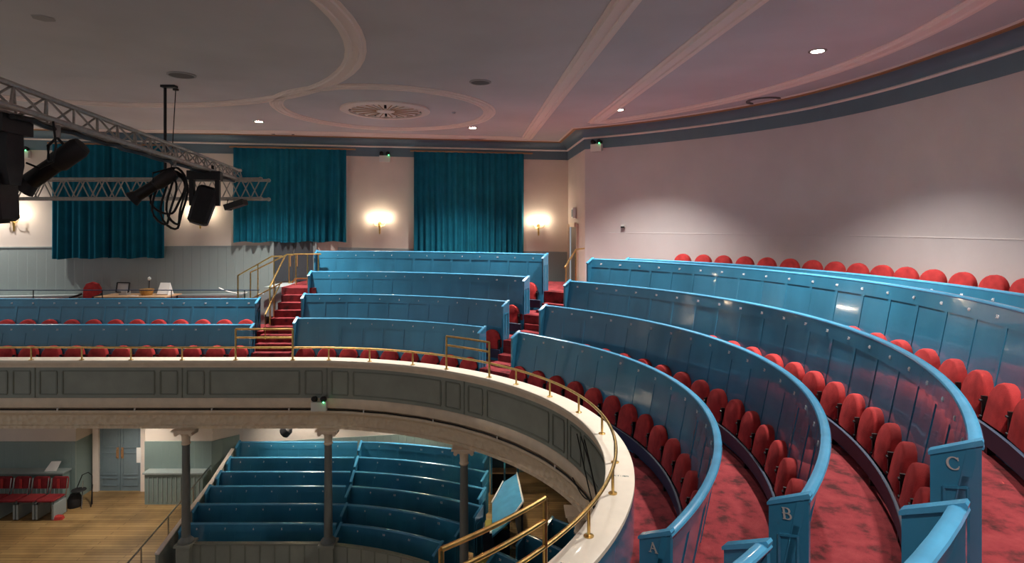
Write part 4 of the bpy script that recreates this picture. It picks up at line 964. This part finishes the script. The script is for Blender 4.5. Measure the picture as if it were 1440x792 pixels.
# brass handrails of the stairs
hr = thing('brass_handrail', 'brass handrail around the landing behind the stairs', 'handrail', (-5.4, 15.4, -1.53))
zt_ = -.73
mb = MB(); mb.tube([(-5.72, 15.3, zt_-.03), (-5.62, 15.3, zt_), (-4.95, 15.3, zt_)], .02, 8); mb.build('rail', 'brass', hr)
mb = MB(); mb.tube([(-5.7, 15.3, -1.47), (-5.62, 15.3, -1.36), (-5.05, 15.3, -1.36)], .018, 8); mb.build('lower_rail', 'brass', hr)
for x in (-5.6, -5.3, -5.02):
    mb = MB(); mb.tube([(x, 15.3, -1.53), (x, 15.3, zt_)], .016, 8); mb.build('post', 'brass', hr)
hr = thing('brass_handrail', 'steep brass handrail down the left side of the stairs', 'handrail', (-5.65, 14.2, -2.4))
mb = MB(); mb.tube([(-5.72, 14.9, -.74), (-5.62, 13.7, -1.42)], .02, 8); mb.tube([(-5.62, 13.7, -1.42), (-5.62, 13.7, -2.3)], .018, 8); mb.build('rail', 'brass', hr)
mb = MB(); mb.tube([(-5.66, 14.4, -1.42), (-5.56, 13.3, -2.0), (-5.56, 13.3, -2.55)], .016, 8); mb.build('lower_rail', 'brass', hr)
for y, lb in ((14.75, 'front'), (15.75, 'rear')):
    hr = thing('brass_handrail', f'{lb} brass handrail of the side steps left of the stairs', 'handrail', (-6.5, y, LFC))
    mb = MB(); mb.tube([(-5.75, y, -.76), (-6.0, y, -.76), (-6.85 if lb == 'front' else -6.98, y, -1.24), (-6.85 if lb == 'front' else -6.98, y, LFC)], .02, 8); mb.build('rail', 'brass', hr)
    mb = MB(); mb.tube([(-5.75, y, -1.42), (-6.75, y, -1.95)], .016, 8); mb.build('lower_rail', 'brass', hr)
    for x in (-6.35, -5.95):
        mb = MB(); mb.tube([(x, y, LFC), (x, y, -.96-.5*(x+6.35)*-.9)], .016, 8); mb.build('post', 'brass', hr)

# ---------------------------------------------------------------- lighting truss and lanterns
def truss(name, a, b, size, tri, bays, label, r=.022, rb=.009):
    a = Vector(a); b = Vector(b); d = (b-a).normalized(); side = Vector((d.y, -d.x, 0)).normalized(); up = Vector((0, 0, 1))
    t = thing(name, label, 'truss', tuple((a+b)/2))
    offs = [up*size, side*size*.5, -side*size*.5] if tri else [side*size*.5+up*size, -side*size*.5+up*size, side*size*.5, -side*size*.5]
    for o in offs:
        mb = MB(); mb.tube([a+o, b+o], r, 8); mb.build('chord', 'alu', t)
    L = (b-a).length
    pairs = [(0, 1), (0, 2), (1, 2)] if tri else [(0, 2), (1, 3), (0, 1), (2, 3)]
    for i in range(bays):
        for p, q in pairs:
            s0 = a+d*L*i/bays; s1 = a+d*L*(i+.5)/bays; s2 = a+d*L*(i+1)/bays
            mb = MB(); mb.tube([s0+offs[p], s1+offs[q]], rb, 5); mb.tube([s1+offs[q], s2+offs[p]], rb, 5); mb.build('brace', 'alu', t)
    mb = MB()
    for o in offs: mb.lathe([(r*1.4, -.02), (r*1.4, .02)], tuple(b+o), 8, Matrix.Rotation(R_(90), 3, 'X'))
    mb.build('end_collar', 'alu', t)
    return t
dT = (-.213, 1.0)
def T1(y): return -4.97+.213*(10.8-y)
truss('lighting_truss', (T1(3.0), 3.0, .82), (T1(10.75), 10.75, .82), .19, True, 19, 'dark triangular lighting truss running from the left edge towards the far wall', .024, .010)
truss('lighting_truss', (-12.5, 10.45, .48), (-4.38, 10.45, .48), .34, False, 24, 'square aluminium lighting truss hanging parallel to the far wall', .025, .011)
t = thing('hanging_pole', 'black pole hanging from the ceiling to the far truss', 'pole', (-6.17, 10.5, ZC))
mb = MB(); mb.tube([(-6.17, 10.5, ZC), (-6.17, 10.5, .8)], .025, 8); mb.build('pole', 'black', t)
mb = MB(); mb.box((-6.1, 10.5, ZC-.02), (.25, .12, .04)); mb.build('ceiling_plate', 'black', t)
t = thing('hanging_wire', 'thin steel wire hanging from the ceiling beside the black pole', 'wire', (-6.13, 10.76, ZC))
mb = MB(); mb.tube([(-6.13, 10.76, ZC), (-6.13, 10.6, .85)], .009, 6); mb.lathe([(.05, ZC-.03), (.05, ZC)], (-6.13, 10.76, 0), 10); mb.build('wire', 'black', t)
def moving_head(x, y, z, rz, tilt, label):
    t = thing('moving_light', label, 'stage light', (x, y, z), 'moving head stage lights on the truss')
    m3 = Matrix.Rotation(rz, 3, 'Z')
    def q(v): return Vector((x, y, z))+m3 @ Vector(v)
    mb = MB(); mb.box(q((0, 0, -.06)), (.44, .34, .13), rz); mb.build('base', 'blackm', t)
    mb = MB(); mb.tube([q((-.1, 0, .1)), q((-.1, 0, 0))], .02, 8); mb.tube([q((.1, 0, .1)), q((.1, 0, 0))], .02, 8); mb.build('clamp', 'black', t)
    for sx in (-1, 1):
        mb = MB(); ol = [(-.09, -.12), (.09, -.12), (.10, -.35), (.06, -.5), (-.06, -.5), (-.10, -.35)]
        mb.rings([[q((sx*(.17+dx), a, b)) for a, b in ol] for dx in (-.03, .03)]); mb.build('yoke_arm', 'blackm', t)
    mb = MB(); mt = Matrix.Rotation(-tilt*1.2, 3, 'Y') @ m3 @ Matrix.Rotation(tilt, 3, 'X')
    ol = []
    for k in range(12):
        a = 2*math.pi*k/12; ol.append((.155*max(-.9, min(.9, 1.25*math.cos(a))), .16*max(-.9, min(.9, 1.25*math.sin(a)))))
    c = q((0, 0, -.42)); mb.rings([[c+mt @ Vector((a*sc_, b*sc_, zz)) for a, b in ol] for sc_, zz in ((.75, .2), (1, .16), (1.05, -.02), (1.0, -.2), (.95, -.34), (.8, -.36))]); mb.build('head', 'blackm', t)
    mb = MB(); mb.lathe([(.11, -.37), (.10, -.355), (0, -.35)], tuple(c), 16, mt); mb.build('lens', 'black', t)
moving_head(-3.84, 4.3, .80, .15, R_(4), 'large black moving head light at the left edge of the picture')
moving_head(-4.55, 8.75, .80, .35, R_(-14), 'black moving head light hanging in front of the second wall sconce')
def profile_spot(rear, front, top, label):
    rear = Vector(rear); front = Vector(front); d = (front-rear).normalized(); L = (front-rear).length
    t = thing('profile_spotlight', label, 'stage light', tuple((rear+front)/2), 'profile spotlights on the truss')
    m3 = d.to_track_quat('Z', 'Y').to_matrix()
    mb = MB(); mb.lathe([(0, 0), (.07, .01), (.085, .05), (.085, L*.42), (.07, L*.46), (.065, L*.5)], tuple(rear), 14, m3); mb.build('lamp_house', 'blackm', t)
    mb = MB(); mb.lathe([(.066, L*.46), (.07, L*.9), (.066, L*.92)], tuple(rear), 14, m3); mb.build('lens_tube', 'black', t)
    mb = MB(); mb.lathe([(.066, L*.85), (.10, L), (.094, L), (.06, L*.87)], tuple(rear), 14, m3); mb.build('hood', 'blackm', t)
    mid = rear+d*L*.42; mb = MB(); mb.tube([mid+Vector((0, -.1, 0)), mid+Vector((0, -.1, .12)), Vector(top), mid+Vector((0, .1, .12)), mid+Vector((0, .1, 0))], .012, 6); mb.build('yoke', 'black', t)
    mb = MB(); mb.tube([Vector(top), Vector(top)+Vector((0, 0, .10))], .025, 8); mb.build('hook_clamp', 'alu', t)
profile_spot((-3.47, 4.78, .66), (-3.90, 4.70, .31), (-3.70, 4.80, .72), 'black profile spotlight pointing down left near the left end of the truss')
profile_spot((-4.23, 7.43, .68), (-4.70, 7.3, .33), (-4.25, 7.43, .74), 'black profile spotlight beside the coiled cables')
t = thing('coiled_cable', 'loops of black cable hanging from the truss beside the moving light', 'cable', (-4.3, 7.45, .7))
for k, (cx_, cz, rx, rz_) in enumerate(((-4.36, .36, .13, .34), (-4.22, .38, .10, .36), (-4.34, .42, .20, .27), (-4.27, .33, .15, .37))):
    mb = MB(); mb.tube([(cx_+rx*math.cos(a)+.03*math.sin(3*a), 7.40+.02*k+.03*math.sin(a), cz+rz_*math.sin(a)) for a in [2*math.pi*i/24 for i in range(24)]], .015, 6, True); mb.build('loop', 'black', t)
t = thing('flood_light', 'small black flood light under the right end of the far truss', 'stage light', (-4.85, 10.35, .35))
mb = MB(); mb.box((-4.82, 10.3, .37), (.34, .2, .1), mtx=Matrix.Rotation(R_(-18), 3, 'Y')); mb.build('body', 'blackm', t)
mb = MB(); mb.tube([(-5.0, 10.4, .48), (-5.02, 10.35, .3), (-4.9, 10.3, .28)], .015, 6); mb.build('bracket', 'black', t)
t = thing('drooping_cable', 'thin black cable drooping beside the left moving light', 'cable', (-3.5, 4.5, .8))
mb = MB(); mb.tube([(-3.42, 4.4, .78), (-3.40, 4.4, .6), (-3.42, 4.4, .48), (-3.52, 4.4, .43), (-3.62, 4.4, .47)], .008, 6); mb.build('wire', 'black', t)
t = thing('clamp_straps', 'black clamps and cable bundle under the dark truss', 'cable', (-4.4, 8.6, .8))
mb = MB(); mb.tube([(T1(y)+.03*math.sin(y*9), y, .80-.02*abs(math.sin(y*7))) for y in [4.2+.2*i for i in range(32)]], .022, 6); mb.build('cable_bundle', 'black', t)

# ---------------------------------------------------------------- raise everything to the hall floor
for o in list(COL.objects):
    if '_w' in o: del o['_w']
    if o.parent is None and o is not cam: o.location.z += EYE
